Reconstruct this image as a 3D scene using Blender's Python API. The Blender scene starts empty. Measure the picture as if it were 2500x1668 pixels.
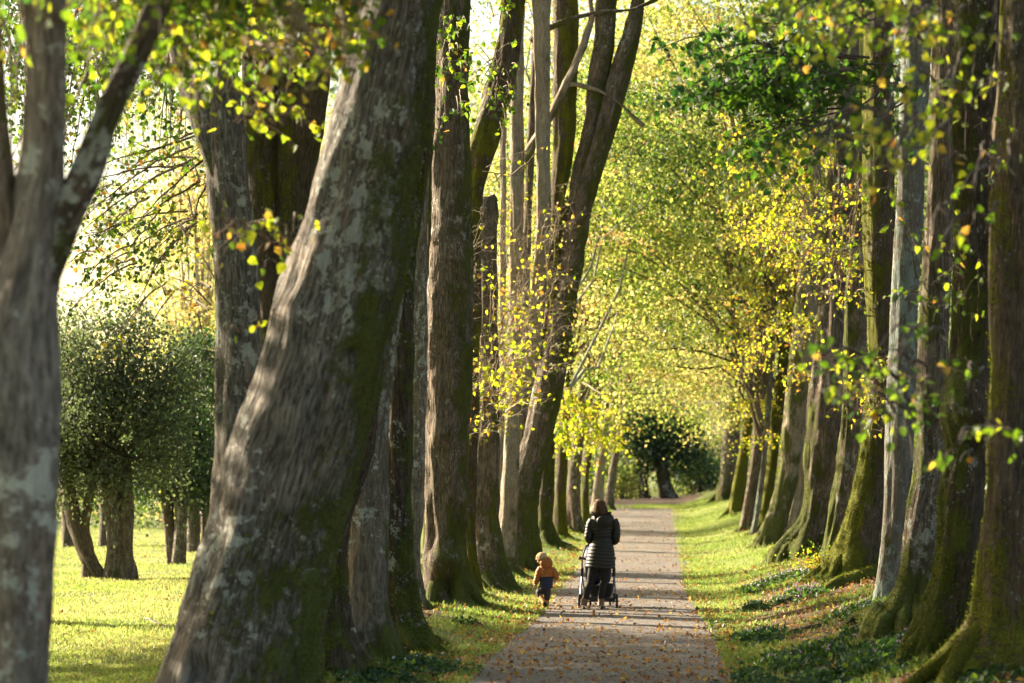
import bpy, math, random
import numpy as np
from mathutils import Vector

rng = np.random.default_rng(11)
random.seed(5)
F, CX, CY, H = 5549.0, 1512.0, 1080.0, 2.08      # focal length and horizon of the photograph, camera height
COL = bpy.context.scene.collection

# ------------------------------------------------------------------ helpers
def ss(t):
    t = np.clip(t, 0, 1); return t*t*(3-2*t)

def _hash(ix, iy, iz, seed=0):
    h = (ix.astype(np.int64)*374761393 + iy.astype(np.int64)*668265263 + iz.astype(np.int64)*2147483647 + seed*974634777) & 0xffffffff
    h = ((h ^ (h >> 13))*1274126177) & 0xffffffff
    h = (h ^ (h >> 16)) & 0xffffffff
    return h/4294967295.0

def vnoise(x, y, z=0.0, seed=0):
    x, y, z = np.broadcast_arrays(np.asarray(x, float), np.asarray(y, float), np.asarray(z, float))
    ix, iy, iz = np.floor(x), np.floor(y), np.floor(z)
    fx, fy, fz = ss(x-ix), ss(y-iy), ss(z-iz)
    r = 0
    for a in (0, 1):
        for b in (0, 1):
            for c in (0, 1):
                w = (fx if a else 1-fx)*(fy if b else 1-fy)*(fz if c else 1-fz)
                r = r + w*_hash(ix+a, iy+b, iz+c, seed)
    return r*2-1

def edge_r(y): return 0.63+0.24*ss((44-np.asarray(y, float))/18)
def edge_l(y): return -1.88-0.16*ss((36-np.asarray(y, float))/12)
def ground(x, y):
    x = np.asarray(x, float); y = np.asarray(y, float)
    w = ss((x+16)/9.0)
    g = 0.60*ss((y-45)/52.0)*w
    g = g + 0.46*ss((x-edge_r(y)-0.08)/2.4)*(1+0.18*vnoise(0, y*0.12, 0, 12)) + 0.13*ss((edge_l(y)-0.07-x)/1.3)*(1-0.9*ss((-3.8-x)/3.0))
    edge = ss((x-edge_r(y)-0.1)/0.6) + ss((edge_l(y)-0.05-x)/0.6)
    g = g + edge*(0.035*vnoise(x*0.9, y*0.55, 0, 3) + 0.016*vnoise(x*3.1, y*2.3, 0, 4))
    return g

def P(px, py, d):
    return np.array(((px-CX)*d/F, d, H-(py-CY)*d/F))

def find_d(px, py):
    d = np.arange(9, 200, 0.1); X = (px-CX)*d/F
    yy = CY-(ground(X, d)-H)*F/d
    return float(d[np.argmin(np.abs(yy-py))])

def link(o, parent=None):
    COL.objects.link(o)
    if parent is not None: o.parent = parent
    return o

def thing(name, label, cat, loc=(0, 0, 0), group=None):
    o = bpy.data.objects.new(name, None); COL.objects.link(o); o.location = loc
    o.empty_display_size = 0.2
    o['label'] = label; o['category'] = cat
    if group: o['group'] = group
    return o

def tag(o, label=None, cat=None, group=None, kind=None):
    if label: o['label'] = label
    if cat: o['category'] = cat
    if group: o['group'] = group
    if kind: o['kind'] = kind
    return o

def mesh_obj(name, V, loops, starts, mat, parent=None, uv=None, fattr=None, vattr=None, smooth=True, origin=None, mats=None, midx=None):
    V = np.asarray(V, float)
    off = np.zeros(3) if parent is None and origin is None else (np.array(parent.matrix_basis.translation) if origin is None else np.asarray(origin, float))
    pw = np.zeros(3)
    if parent is not None:
        q = parent
        while q is not None:
            pw = pw+np.array(q.location); q = q.parent
        off = pw if origin is None else np.asarray(origin, float)
    me = bpy.data.meshes.new(name)
    me.vertices.add(len(V)); me.vertices.foreach_set('co', (V-off).astype(np.float32).ravel())
    me.loops.add(len(loops)); me.loops.foreach_set('vertex_index', np.asarray(loops, np.int32))
    me.polygons.add(len(starts)); me.polygons.foreach_set('loop_start', np.asarray(starts, np.int32))
    me.update(calc_edges=True)
    me.polygons.foreach_set('use_smooth', np.full(len(starts), smooth, bool))
    if uv is not None:
        l = me.uv_layers.new(name='bark'); l.data.foreach_set('uv', np.asarray(uv, np.float32)[np.asarray(loops, int)].ravel())
    if fattr:
        for k, a in fattr.items():
            at = me.attributes.new(k, 'FLOAT', 'FACE'); at.data.foreach_set('value', np.asarray(a, np.float32))
    if vattr:
        for k, a in vattr.items():
            at = me.attributes.new(k, 'FLOAT', 'POINT'); at.data.foreach_set('value', np.asarray(a, np.float32))
    if mats:
        for m in mats: me.materials.append(m)
        if midx is not None: me.polygons.foreach_set('material_index', np.asarray(midx, np.int32))
    else:
        me.materials.append(mat)
    o = bpy.data.objects.new(name, me)
    o.location = off-pw
    link(o, parent)
    return o

class Acc:
    def __init__(s): s.V = []; s.L = []; s.S = []; s.U = []; s.n = 0; s.l = 0; s.A = []
    def add(s, V, faces, uv=None, att=None):
        """faces: (m,k) int array"""
        V = np.asarray(V, float); faces = np.asarray(faces, int)
        s.V.append(V); s.L.append((faces+s.n).ravel()); k = faces.shape[1]
        s.S.append(s.l+np.arange(len(faces))*k); s.l += faces.size; s.n += len(V)
        s.U.append(np.zeros((len(V), 2)) if uv is None else uv)
        s.A.append(np.zeros(len(V)) if att is None else att)
    def build(s, name, mat, parent=None, **kw):
        if not s.V: return None
        return mesh_obj(name, np.concatenate(s.V), np.concatenate(s.L), np.concatenate(s.S), mat, parent,
                        uv=np.concatenate(s.U), vattr={'moss': np.concatenate(s.A)}, **kw)

def grid_faces(m, n, wrap=True):
    i = np.arange(m-1)[:, None]; j = np.arange(n if wrap else n-1)[None, :]
    a = i*n+j; b = i*n+(j+1) % n
    return np.stack([a, b, b+n, a+n], -1).reshape(-1, 4)

def catmull(pts, n):
    pts = np.asarray(pts, float); k = len(pts)
    if k == 2: t = np.linspace(0, 1, n)[:, None]; return pts[0]*(1-t)+pts[1]*t
    p = np.vstack([2*pts[0]-pts[1], pts, 2*pts[-1]-pts[-2]])
    seg = np.linalg.norm(np.diff(pts[:, :3], axis=0), axis=1)+1e-6
    cum = np.concatenate([[0], np.cumsum(seg)])
    s = np.linspace(0, cum[-1], n); i = np.clip(np.searchsorted(cum, s, 'right')-1, 0, k-2)
    t = ((s-cum[i])/seg[i])[:, None]
    a, b, c, d = p[i], p[i+1], p[i+2], p[i+3]
    return 0.5*((2*b)+(-a+c)*t+(2*a-5*b+4*c-d)*t*t+(-a+3*b-3*c+d)*t**3)

def frames(pts):
    T = np.gradient(pts, axis=0); T /= np.linalg.norm(T, axis=1)[:, None]+1e-9
    ref = np.array((0., 1., 0.))
    if abs(T[0] @ ref) > 0.8: ref = np.array((1., 0., 0.))
    N = np.zeros_like(T); n = ref-T[0]*(ref @ T[0]); n /= np.linalg.norm(n); N[0] = n
    for i in range(1, len(T)):
        n = n-T[i]*(n @ T[i]); n /= np.linalg.norm(n)+1e-9; N[i] = n
    return T, N, np.cross(T, N)

def tube(acc, pts, rad, n=8, uvs=1.0, cap=True, att=0.0, sx=1.0):
    pts = np.asarray(pts, float); m = len(pts); rad = np.broadcast_to(np.asarray(rad, float), (m,))
    T, N, B = frames(pts)
    th = np.linspace(0, 2*math.pi, n, endpoint=False)
    R = rad[:, None] if rad.ndim == 1 else rad
    V = pts[:, None, :]+(N[:, None, :]*np.cos(th)[None, :, None]*sx+B[:, None, :]*np.sin(th)[None, :, None])*R[:, :, None]
    s = np.concatenate([[0], np.cumsum(np.linalg.norm(np.diff(pts, axis=0), axis=1))])
    uv = np.stack([np.broadcast_to(th/(2*math.pi)*2*math.pi*rad.mean(), (m, n)), np.broadcast_to(s[:, None], (m, n))], -1)
    acc.add(V.reshape(-1, 3), grid_faces(m, n), uv.reshape(-1, 2)*uvs, np.full(m*n, att))
    if cap:
        for e, o in ((0, -1), (m-1, 1)):
            r = V[e]; c = pts[e]+T[e]*o*rad[e]*0.3
            VV = np.vstack([r, c[None]]); j = np.arange(n)
            f = np.stack([j, (j+1) % n, np.full(n, n)], -1)
            if o == -1: f = f[:, ::-1]
            acc.add(VV, f, np.vstack([uv[e], uv[e][:1]]), np.full(n+1, att))

def batch_tubes(acc, PL, r0, r1, n=4):
    """PL: (N,K,3) polylines"""
    PL = np.asarray(PL, float)
    if len(PL) == 0: return
    N, K, _ = PL.shape
    T = PL[:, -1]-PL[:, 0]; T /= np.linalg.norm(T, axis=1)[:, None]+1e-9
    ref = np.tile(np.array((0.3, 0.2, 1.0)), (N, 1)); bad = np.abs((T*ref).sum(1)) > 0.9; ref[bad] = (1, 0, 0)
    A = np.cross(T, ref); A /= np.linalg.norm(A, axis=1)[:, None]+1e-9; B = np.cross(T, A)
    th = np.linspace(0, 2*math.pi, n, endpoint=False)
    rr = np.asarray(r0)[:, None]*(1-np.linspace(0, 1, K))[None]+np.asarray(r1)[:, None]*np.linspace(0, 1, K)[None]
    off = (A[:, None, None, :]*np.cos(th)[None, None, :, None]+B[:, None, None, :]*np.sin(th)[None, None, :, None])*rr[:, :, None, None]
    V = PL[:, :, None, :]+off
    f = grid_faces(K, n); FF = (f[None]+(np.arange(N)*K*n)[:, None, None]).reshape(-1, 4)
    acc.add(V.reshape(-1, 3), FF)

# ------------------------------------------------------------------ materials
class NT:
    def __init__(s, name):
        s.m = bpy.data.materials.new(name); s.m.use_nodes = True; s.t = s.m.node_tree; s.t.nodes.clear()
        s.out = s.n('ShaderNodeOutputMaterial')
    def n(s, typ, **kw):
        nd = s.t.nodes.new(typ)
        for k, v in kw.items(): setattr(nd, k, v)
        return nd
    def l(s, a, b): s.t.links.new(a, b)
    def set(s, nd, **kw):
        for k, v in kw.items():
            k = k.replace('_', ' ')
            nd.inputs[k].default_value = v
        return nd
    def ramp(s, src, stops, interp='LINEAR'):
        r = s.n('ShaderNodeValToRGB'); r.color_ramp.interpolation = interp; e = r.color_ramp.elements
        while len(e) < len(stops): e.new(0.5)
        for i, (p, c) in enumerate(stops):
            e[i].position = p; e[i].color = (*c, 1) if len(c) == 3 else c
        s.l(src, r.inputs[0]); return r.outputs[0]
    def noise(s, vec, scale, detail=4, rough=0.6, out=0):
        t = s.n('ShaderNodeTexNoise'); t.inputs['Scale'].default_value = scale; t.inputs['Detail'].default_value = detail
        t.inputs['Roughness'].default_value = rough
        if vec is not None: s.l(vec, t.inputs['Vector'])
        return t.outputs[out]
    def map(s, vec, scale, loc=(0, 0, 0)):
        m = s.n('ShaderNodeMapping'); m.inputs['Scale'].default_value = scale; m.inputs['Location'].default_value = loc
        s.l(vec, m.inputs['Vector']); return m.outputs[0]
    def math(s, op, a, b=None, c=None, clamp=False):
        m = s.n('ShaderNodeMath', operation=op, use_clamp=clamp)
        for i, v in enumerate((a, b, c)):
            if v is None: continue
            if isinstance(v, (int, float)): m.inputs[i].default_value = v
            else: s.l(v, m.inputs[i])
        return m.outputs[0]
    def mix(s, fac, a, b, mode='MIX'):
        m = s.n('ShaderNodeMix', data_type='RGBA', blend_type=mode)
        for i, v in ((0, fac), (6, a), (7, b)):
            if isinstance(v, (int, float)): m.inputs[i].default_value = v
            elif isinstance(v, tuple): m.inputs[i].default_value = (*v, 1)
            else: s.l(v, m.inputs[i])
        return m.outputs[2]
    def bsdf(s, col, rough=0.9, bump=None, bstr=0.5, bdist=0.02, spec=0.2):
        b = s.n('ShaderNodeBsdfPrincipled')
        if isinstance(col, tuple): b.inputs['Base Color'].default_value = (*col, 1)
        else: s.l(col, b.inputs['Base Color'])
        if isinstance(rough, (int, float)): b.inputs['Roughness'].default_value = rough
        else: s.l(rough, b.inputs['Roughness'])
        b.inputs['Specular IOR Level'].default_value = spec
        if bump is not None:
            bp = s.n('ShaderNodeBump'); bp.inputs['Strength'].default_value = bstr; bp.inputs['Distance'].default_value = bdist
            s.l(bump, bp.inputs['Height']); s.l(bp.outputs[0], b.inputs['Normal'])
        s.l(b.outputs[0], s.out.inputs[0]); return b

def bark_mat(name, dark, light, moss_bias=0.0, lichen=0.5, ridge=1.0, mosscol=((0.036, 0.050, 0.008), (0.125, 0.145, 0.020)), lcol=(0.50, 0.52, 0.45)):
    t = NT(name)
    tc = t.n('ShaderNodeTexCoord'); obi = t.n('ShaderNodeObjectInfo')
    uvm = t.n('ShaderNodeUVMap'); uvm.uv_map = 'bark'
    add = t.n('ShaderNodeVectorMath', operation='ADD'); t.l(uvm.outputs[0], add.inputs[0])
    cb = t.n('ShaderNodeCombineXYZ'); t.l(t.math('MULTIPLY', obi.outputs['Random'], 37.0), cb.inputs[2]); t.l(cb.outputs[0], add.inputs[1])
    uv = add.outputs[0]
    warp = t.noise(t.map(uv, (2, 1.2, 1)), 2.2, 2, 0.5, out=1)
    wm = t.n('ShaderNodeVectorMath', operation='MULTIPLY_ADD'); t.l(warp, wm.inputs[0]); wm.inputs[1].default_value = (0.04, 0.16, 0); t.l(uv, wm.inputs[2])
    uvw = wm.outputs[0]
    # long interlacing bark ridges
    r1 = t.noise(t.map(uvw, (20, 1.6, 1)), 1.0, 5, 0.62)
    rid = t.math('SUBTRACT', 1.0, t.math('MULTIPLY', t.math('ABSOLUTE', t.math('SUBTRACT', r1, 0.5)), 4.6, clamp=True), clamp=True)
    r2 = t.noise(t.map(uvw, (60, 9, 1)), 1.0, 4, 0.7)
    big = t.noise(t.map(uvw, (2.6, 0.8, 1)), 1.0, 4, 0.6)
    med = t.noise(t.map(uvw, (9, 4, 1)), 1.0, 5, 0.65)
    base = t.ramp(med, [(0.32, dark), (0.66, light)])
    mid = tuple((a+b)/2 for a, b in zip(dark, light))
    warm = (mid[0]*1.15, mid[1]*0.92, mid[2]*0.75)
    c = t.mix(t.ramp(big, [(0.4, (0, 0, 0)), (0.62, (0.7, 0.7, 0.7))]), base, warm)
    c = t.mix(t.math('MULTIPLY', rid, 0.82*ridge), c, tuple(v*0.30 for v in dark))
    c = t.mix(t.math('MULTIPLY', t.ramp(r2, [(0.42, (0, 0, 0)), (0.7, (1, 1, 1))]), 0.35), c, tuple(min(1, v*1.5) for v in light))
    # lichen crusts
    lv = t.noise(t.map(uvw, (13, 7.5, 1), (7, 3, 0)), 1.0, 5, 0.68)
    lbig = t.noise(t.map(uv, (1.4, 0.7, 1), (1, 5, 0)), 1.0, 2, 0.5)
    lmask = t.math('ADD', lv, t.math('MULTIPLY', lbig, 0.55))
    th = 0.98-0.13*lichen
    lm = t.ramp(lmask, [(th, (0, 0, 0)), (th+0.03, (1, 1, 1))])
    vor = t.n('ShaderNodeTexVoronoi'); vor.inputs['Scale'].default_value = 1.0; t.l(t.map(uvw, (24, 15, 1)), vor.inputs['Vector'])
    sp = t.ramp(t.math('ADD', vor.outputs[0], t.math('MULTIPLY', t.noise(t.map(uv, (30, 24, 1)), 1.0, 2), 0.25)), [(0.26, (1, 1, 1)), (0.33, (0, 0, 0))])
    sp = t.math('MULTIPLY', sp, t.ramp(lbig, [(0.47, (0, 0, 0)), (0.55, (1, 1, 1))]))
    lf = t.math('MULTIPLY', t.math('MAXIMUM', lm, sp), min(0.85, lichen*0.9))
    c = t.mix(lf, c, t.ramp(med, [(0.3, tuple(v*0.55 for v in lcol)), (0.7, lcol)]))
    # moss
    at = t.n('ShaderNodeAttribute'); at.attribute_name = 'moss'
    mn = t.noise(t.map(uvw, (5.5, 2.2, 1), (3, 9, 0)), 1.0, 6, 0.72)
    mpt = t.noise(t.map(uvw, (1.7, 0.8, 1), (13, 2, 0)), 1.0, 3, 0.6)
    mn2 = t.noise(t.map(uv, (55, 45, 1)), 1.0, 3, 0.7)
    mm = t.math('ADD', t.math('ADD', t.math('ADD', t.math('MULTIPLY', mn, 1.5), t.math('MULTIPLY', mpt, 0.9)), at.outputs['Fac']), moss_bias-0.80)
    mm = t.math('ADD', mm, t.math('MULTIPLY', t.math('SUBTRACT', mn2, 0.5), 0.35))
    mm = t.math('SUBTRACT', mm, t.math('MULTIPLY', rid, 0.10))
    mf = t.ramp(mm, [(0.62, (0, 0, 0)), (0.80, (0.9, 0.9, 0.9))])
    mcol = t.mix(t.ramp(mpt, [(0.4, (0, 0, 0)), (0.6, (0.7, 0.7, 0.7))]), t.ramp(mn2, [(0.3, mosscol[0]), (0.7, mosscol[1])]), t.ramp(mn, [(0.4, tuple(v*0.7 for v in mosscol[0])), (0.6, tuple(v*0.75 for v in mosscol[1]))]))
    c = t.mix(mf, c, mcol)
    h = t.math('ADD', t.math('MULTIPLY', rid, -0.8*ridge), t.math('MULTIPLY', r2, 0.5))
    h = t.math('ADD', h, t.math('MULTIPLY', t.math('MULTIPLY', mf, mn2), 1.0))
    h = t.math('ADD', h, t.math('MULTIPLY', med, 0.8))
    t.bsdf(c, 0.92, h, 1.0, 0.035, 0.15)
    return t.m

MOSSB = ((0.046, 0.056, 0.005), (0.19, 0.195, 0.014))
BARK = {
    'brown': bark_mat('bark_brown', (0.075, 0.056, 0.042), (0.35, 0.29, 0.225), 0.07, 0.7, 1.0),
    'grey': bark_mat('bark_grey', (0.080, 0.072, 0.060), (0.37, 0.335, 0.29), 0.05, 0.85, 1.1),
    'mottled': bark_mat('bark_mottled', (0.090, 0.080, 0.070), (0.38, 0.34, 0.29), 0.04, 1.0, 0.9),
    'lichen': bark_mat('bark_lichen', (0.095, 0.083, 0.066), (0.36, 0.32, 0.26), 0.08, 1.0, 0.9),
    'mossy': bark_mat('bark_mossy', (0.060, 0.048, 0.032), (0.20, 0.16, 0.115), 0.22, 0.45, 0.9, MOSSB),
    'pale': bark_mat('bark_pale', (0.20, 0.165, 0.12), (0.46, 0.40, 0.31), -0.05, 0.5, 0.7),
    'smooth': bark_mat('bark_smooth', (0.075, 0.073, 0.062), (0.19, 0.185, 0.16), 0.0, 1.1, 0.45, lcol=(0.25, 0.30, 0.26)),
    'dark': bark_mat('bark_dark', (0.050, 0.040, 0.030), (0.17, 0.135, 0.10), 0.16, 0.85, 1.0),
}
def twig_mat(name, a, b):
    t = NT(name); tc = t.n('ShaderNodeTexCoord')
    t.bsdf(t.ramp(t.noise(tc.outputs['Object'], 3.0, 3), [(0.35, a), (0.65, b)]), 0.75, spec=0.3); return t.m
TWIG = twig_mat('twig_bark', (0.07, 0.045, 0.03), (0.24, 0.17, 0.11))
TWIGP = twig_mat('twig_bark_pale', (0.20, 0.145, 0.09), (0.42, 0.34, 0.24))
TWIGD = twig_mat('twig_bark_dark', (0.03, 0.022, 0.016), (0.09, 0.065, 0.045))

def leaf_mat(name, stops, tstops, trans=0.55, gloss=0.06, rough=0.45):
    t = NT(name); at = t.n('ShaderNodeAttribute'); at.attribute_name = 'hue'
    tc = t.n('ShaderNodeTexCoord')
    c1 = t.ramp(at.outputs['Fac'], stops); c2 = t.ramp(at.outputs['Fac'], tstops)
    nz = t.noise(tc.outputs['Object'], 28.0, 3)
    v = t.ramp(nz, [(0.3, (0.7, 0.7, 0.7)), (0.7, (1.15, 1.15, 1.15))])
    c1 = t.mix(1.0, c1, v, 'MULTIPLY'); c2 = t.mix(1.0, c2, v, 'MULTIPLY')
    d = t.n('ShaderNodeBsdfDiffuse'); t.l(c1, d.inputs[0])
    tr = t.n('ShaderNodeBsdfTranslucent'); t.l(c2, tr.inputs[0])
    mx = t.n('ShaderNodeMixShader'); mx.inputs[0].default_value = trans; t.l(d.outputs[0], mx.inputs[1]); t.l(tr.outputs[0], mx.inputs[2])
    g = t.n('ShaderNodeBsdfGlossy'); g.inputs['Roughness'].default_value = rough; g.inputs[0].default_value = (1, 1, 1, 1)
    m2 = t.n('ShaderNodeMixShader'); m2.inputs[0].default_value = gloss; t.l(mx.outputs[0], m2.inputs[1]); t.l(g.outputs[0], m2.inputs[2])
    t.l(m2.outputs[0], t.out.inputs[0]); return t.m
# hue: 0 deep green -> 0.35 green -> 0.6 yellow green -> 0.8 yellow -> 1 rust
LIME = leaf_mat('lime_leaf',
    [(0.0, (0.020, 0.062, 0.016)), (0.35, (0.055, 0.115, 0.014)), (0.6, (0.16, 0.20, 0.018)), (0.82, (0.36, 0.25, 0.03)), (1.0, (0.25, 0.10, 0.025))],
    [(0.0, (0.035, 0.12, 0.016)), (0.35, (0.19, 0.33, 0.012)), (0.6, (0.55, 0.62, 0.02)), (0.82, (0.80, 0.62, 0.06)), (1.0, (0.55, 0.22, 0.04))], 0.55, 0.022, 0.5)
FARL = leaf_mat('far_leaf',  # muted, paled leaf colours with distance haze put into them
    [(0.0, (0.022, 0.048, 0.018)), (0.3, (0.065, 0.105, 0.024)), (0.6, (0.22, 0.24, 0.055)), (0.82, (0.42, 0.35, 0.12)), (1.0, (0.34, 0.18, 0.07))],
    [(0.0, (0.035, 0.09, 0.02)), (0.3, (0.17, 0.29, 0.035)), (0.6, (0.62, 0.66, 0.12)), (0.82, (0.88, 0.76, 0.30)), (1.0, (0.7, 0.42, 0.15))], 0.56, 0.03)
OAKL = leaf_mat('holm_oak_leaf',
    [(0.0, (0.042, 0.060, 0.034)), (0.5, (0.12, 0.145, 0.08)), (1.0, (0.30, 0.30, 0.18))],
    [(0.0, (0.07, 0.11, 0.04)), (0.5, (0.22, 0.28, 0.10)), (1.0, (0.42, 0.44, 0.20))], 0.42, 0.03, 0.6)
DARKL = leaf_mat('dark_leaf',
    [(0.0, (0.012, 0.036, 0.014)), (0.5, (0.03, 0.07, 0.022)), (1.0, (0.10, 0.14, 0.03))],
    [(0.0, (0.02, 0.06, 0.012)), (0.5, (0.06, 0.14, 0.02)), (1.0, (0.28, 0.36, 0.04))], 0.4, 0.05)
IVYL = leaf_mat('ivy_leaf',
    [(0.0, (0.014, 0.045, 0.020)), (0.5, (0.035, 0.085, 0.035)), (1.0, (0.09, 0.15, 0.05))],
    [(0.0, (0.02, 0.06, 0.012)), (0.5, (0.07, 0.16, 0.02)), (1.0, (0.25, 0.40, 0.03))], 0.4, 0.035, 0.5)
GRASS = leaf_mat('grass_blade',
    [(0.0, (0.085, 0.145, 0.030)), (0.5, (0.175, 0.235, 0.052)), (1.0, (0.40, 0.38, 0.15))],
    [(0.0, (0.17, 0.30, 0.040)), (0.5, (0.38, 0.50, 0.085)), (1.0, (0.62, 0.57, 0.22))], 0.5, 0.03)
MOSSL = leaf_mat('moss_tuft',
    [(0.0, (0.04, 0.055, 0.006)), (0.5, (0.10, 0.12, 0.010)), (1.0, (0.22, 0.22, 0.02))],
    [(0.0, (0.05, 0.08, 0.006)), (0.5, (0.16, 0.20, 0.012)), (1.0, (0.34, 0.36, 0.03))], 0.4, 0.0)
LITTER = leaf_mat('litter_leaf',
    [(0.0, (0.10, 0.045, 0.022)), (0.4, (0.27, 0.11, 0.035)), (0.7, (0.46, 0.23, 0.05)), (1.0, (0.62, 0.44, 0.09))],
    [(0.0, (0.12, 0.05, 0.02)), (0.4, (0.35, 0.14, 0.04)), (0.7, (0.55, 0.28, 0.05)), (1.0, (0.7, 0.5, 0.1))], 0.3, 0.04)

# ------------------------------------------------------------------ leaves
def T_heart():
    h = [(0, 0.0, 0), (-0.22, -0.07, 0.03), (-0.44, 0.14, 0.09), (-0.44, 0.45, 0.08), (-0.22, 0.78, 0.03), (0, 1.05, -0.06)]
    V = h+[(-a, b, c) for a, b, c in h[1:5]]
    return np.array(V, float), [[0, 5, 4, 3, 2, 1], [0, 6, 7, 8, 9, 5]]
def T_quad():
    return np.array([(0, 0, 0), (-0.42, 0.42, 0.06), (0, 1.0, -0.05), (0.42, 0.42, 0.06)], float), [[0, 3, 2, 1]]
HEART, QUAD = T_heart(), T_quad()

def leaf_mesh(name, pos, size, hue, mat, parent=None, tmpl=QUAD, up=0.4, down=0.6, r=None, dirs=None, **kw):
    r = r or rng
    pos = np.asarray(pos, float); N = len(pos)
    t = r.normal(size=(N, 3)); t[:, 2] -= down*2.0
    if dirs is not None: t = t*0.5+dirs*1.0
    t /= np.linalg.norm(t, axis=1)[:, None]
    n = r.normal(size=(N, 3)); n[:, 2] += up*2.0
    n -= t*(n*t).sum(1)[:, None]; n /= np.linalg.norm(n, axis=1)[:, None]+1e-9
    s = np.cross(n, t)
    TV, TF = tmpl
    size = np.broadcast_to(size, (N,))
    V = pos[:, None, :]+(TV[None, :, 0, None]*s[:, None]+TV[None, :, 1, None]*t[:, None]+TV[None, :, 2, None]*n[:, None])*size[:, None, None]
    k = len(TV); base = (np.arange(N)*k)
    L = []; nf = len(TF); m = len(TF[0])
    TFa = np.array(TF)
    LL = (base[:, None, None]+TFa[None]).reshape(-1)
    starts = np.arange(N*nf)*m
    return mesh_obj(name, V.reshape(-1, 3), LL, starts, mat, parent, fattr={'hue': np.repeat(np.broadcast_to(hue, (N,)), nf)}, smooth=False, **kw)

def hues(n, mean, sd, pos=None, rust=0.0, r=None):
    r = r or rng
    h = r.normal(mean, sd, n)
    if pos is not None: h = h+0.14*vnoise(pos[:, 0]*0.6, pos[:, 1]*0.6, pos[:, 2]*0.8, 9)+0.34*vnoise(pos[:, 0]*0.16, pos[:, 1]*0.12, pos[:, 2]*0.38, 19)  # broad hue patches mix leaf colours and paint shade clumps into them
    if rust: h = np.where(r.random(n) < rust, r.uniform(0.85, 1.0, n), h)
    return np.clip(h, 0, 1)

# ------------------------------------------------------------------ branches with twigs and leaves
class Grow:
    """collects the limbs, twigs and leaves of one tree"""
    def __init__(s): s.wood = Acc(); s.tw = []; s.tr = []; s.lp = []; s.ls = []; s.lh = []; s.ld = []
    def branch(s, p0, p1, r0=0.03, sag=0.08, sub=0.28, gap=0.055, lsize=0.065, dens=1.0, mean=0.4, sd=0.16, rust=0.04, wig=0.05, spread=0.36, sub2=0.11, K=12, flat=0.55, rev=False, dl=0.5):
        p0 = np.asarray(p0, float); p1 = np.asarray(p1, float); L = np.linalg.norm(p1-p0)
        t = np.linspace(0, 1, K)
        w = np.cumsum(rng.normal(0, wig*L/K*1.6, (K, 3)), axis=0); w -= w[-1]*t[:, None]
        pts = p0*(1-t)[:, None]+p1*t[:, None]+w
        pts[:, 2] += (sag*L*np.sin(t*math.pi))
        tube(s.wood, pts, r0*(1-0.82*t), 6, cap=False)
        mdir = (p1-p0)/L
        n1 = max(2, int(L/sub))
        for i in range(n1):
            tt = 0.22+0.78*(i+rng.random())/n1
            f = tt*(K-1); a = int(min(f, K-2)); q = pts[a]+(pts[a+1]-pts[a])*(f-a)
            side = 1 if i % 2 else -1
            lat = np.cross(mdir, (0, 0, 1.0)); lat /= np.linalg.norm(lat)+1e-6
            dr = mdir*rng.uniform(0.3, 0.9)+lat*side*rng.uniform(0.3, 1.0)+rng.normal(0, 0.35, 3)*np.array((1, 1, flat))
            dr[2] -= rng.random()*dl; dr /= np.linalg.norm(dr)
            l1 = L*spread*(1.15-tt*0.75)*rng.uniform(0.6, 1.25); l1 = max(l1, 0.18)
            s.twig(q, dr, l1, r0*0.38*(1.1-tt*0.6), sub2, gap, lsize, dens, mean, sd, rust, 1)
    def twig(s, q, dr, l, r, sub2, gap, lsize, dens, mean, sd, rust, level):
        K = 6; t = np.linspace(0, 1, K)
        w = np.cumsum(rng.normal(0, 0.035*l, (K, 3)), axis=0); w[0] = 0
        pts = q+dr*l*t[:, None]+w; pts[:, 2] -= 0.16*l*t*t
        s.tw.append(pts); s.tr.append((max(r, 0.0028), 0.0016))
        if level and l > 0.25:
            n2 = int(l/sub2)
            for i in range(n2):
                tt = 0.2+0.8*(i+rng.random())/n2; f = tt*(K-1); a = int(min(f, K-2)); qq = pts[a]+(pts[a+1]-pts[a])*(f-a)
                d2 = dr*0.6+rng.normal(0, 0.6, 3)*np.array((1, 1, 0.6)); d2[2] -= 0.15; d2 /= np.linalg.norm(d2)
                s.twig(qq, d2, min(l*0.5, 0.42)*rng.uniform(0.5, 1.1), r*0.5, sub2, gap, lsize, dens, mean, sd, rust, 0)
        n3 = int(l/gap)
        if n3 > 0:
            tt = (np.arange(n3)+0.7)/n3; k = rng.random(n3) < dens; tt = tt[k]
            if len(tt):
                f = tt*(K-1); a = np.minimum(f.astype(int), K-2); b = pts[a]+(pts[a+1]-pts[a])*(f-a)[:, None]
                b = b+rng.normal(0, 0.018, b.shape)
                s.lp.append(b); s.ls.append(lsize*rng.uniform(0.65, 1.2, len(b)))
                s.lh.append(hues(len(b), mean+0.1*vnoise(b[:, 0]*1.3, b[:, 2]*1.3, b[:, 1], 8), sd, None, rust))
                o = rng.normal(0, 1, b.shape)*0.5+dr*0.5; s.ld.append(o)
    def build(s, parent, wmat=None, lmat=None, tmpl=HEART, lname='crown', wname='twigs', bname='branches'):
        wmat = wmat or TWIG; lmat = lmat or LIME
        a = s.wood
        if s.tw:
            R = np.array(s.tr); batch_tubes(a, np.array(s.tw), R[:, 0], R[:, 1], 4)
        if a.V: a.build(bname, wmat, parent)['kind'] = 'stuff'
        if s.lp:
            leaf_mesh(lname, np.concatenate(s.lp), np.concatenate(s.ls), np.concatenate(s.lh), lmat, parent, tmpl, up=0.35, down=0.45)

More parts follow.
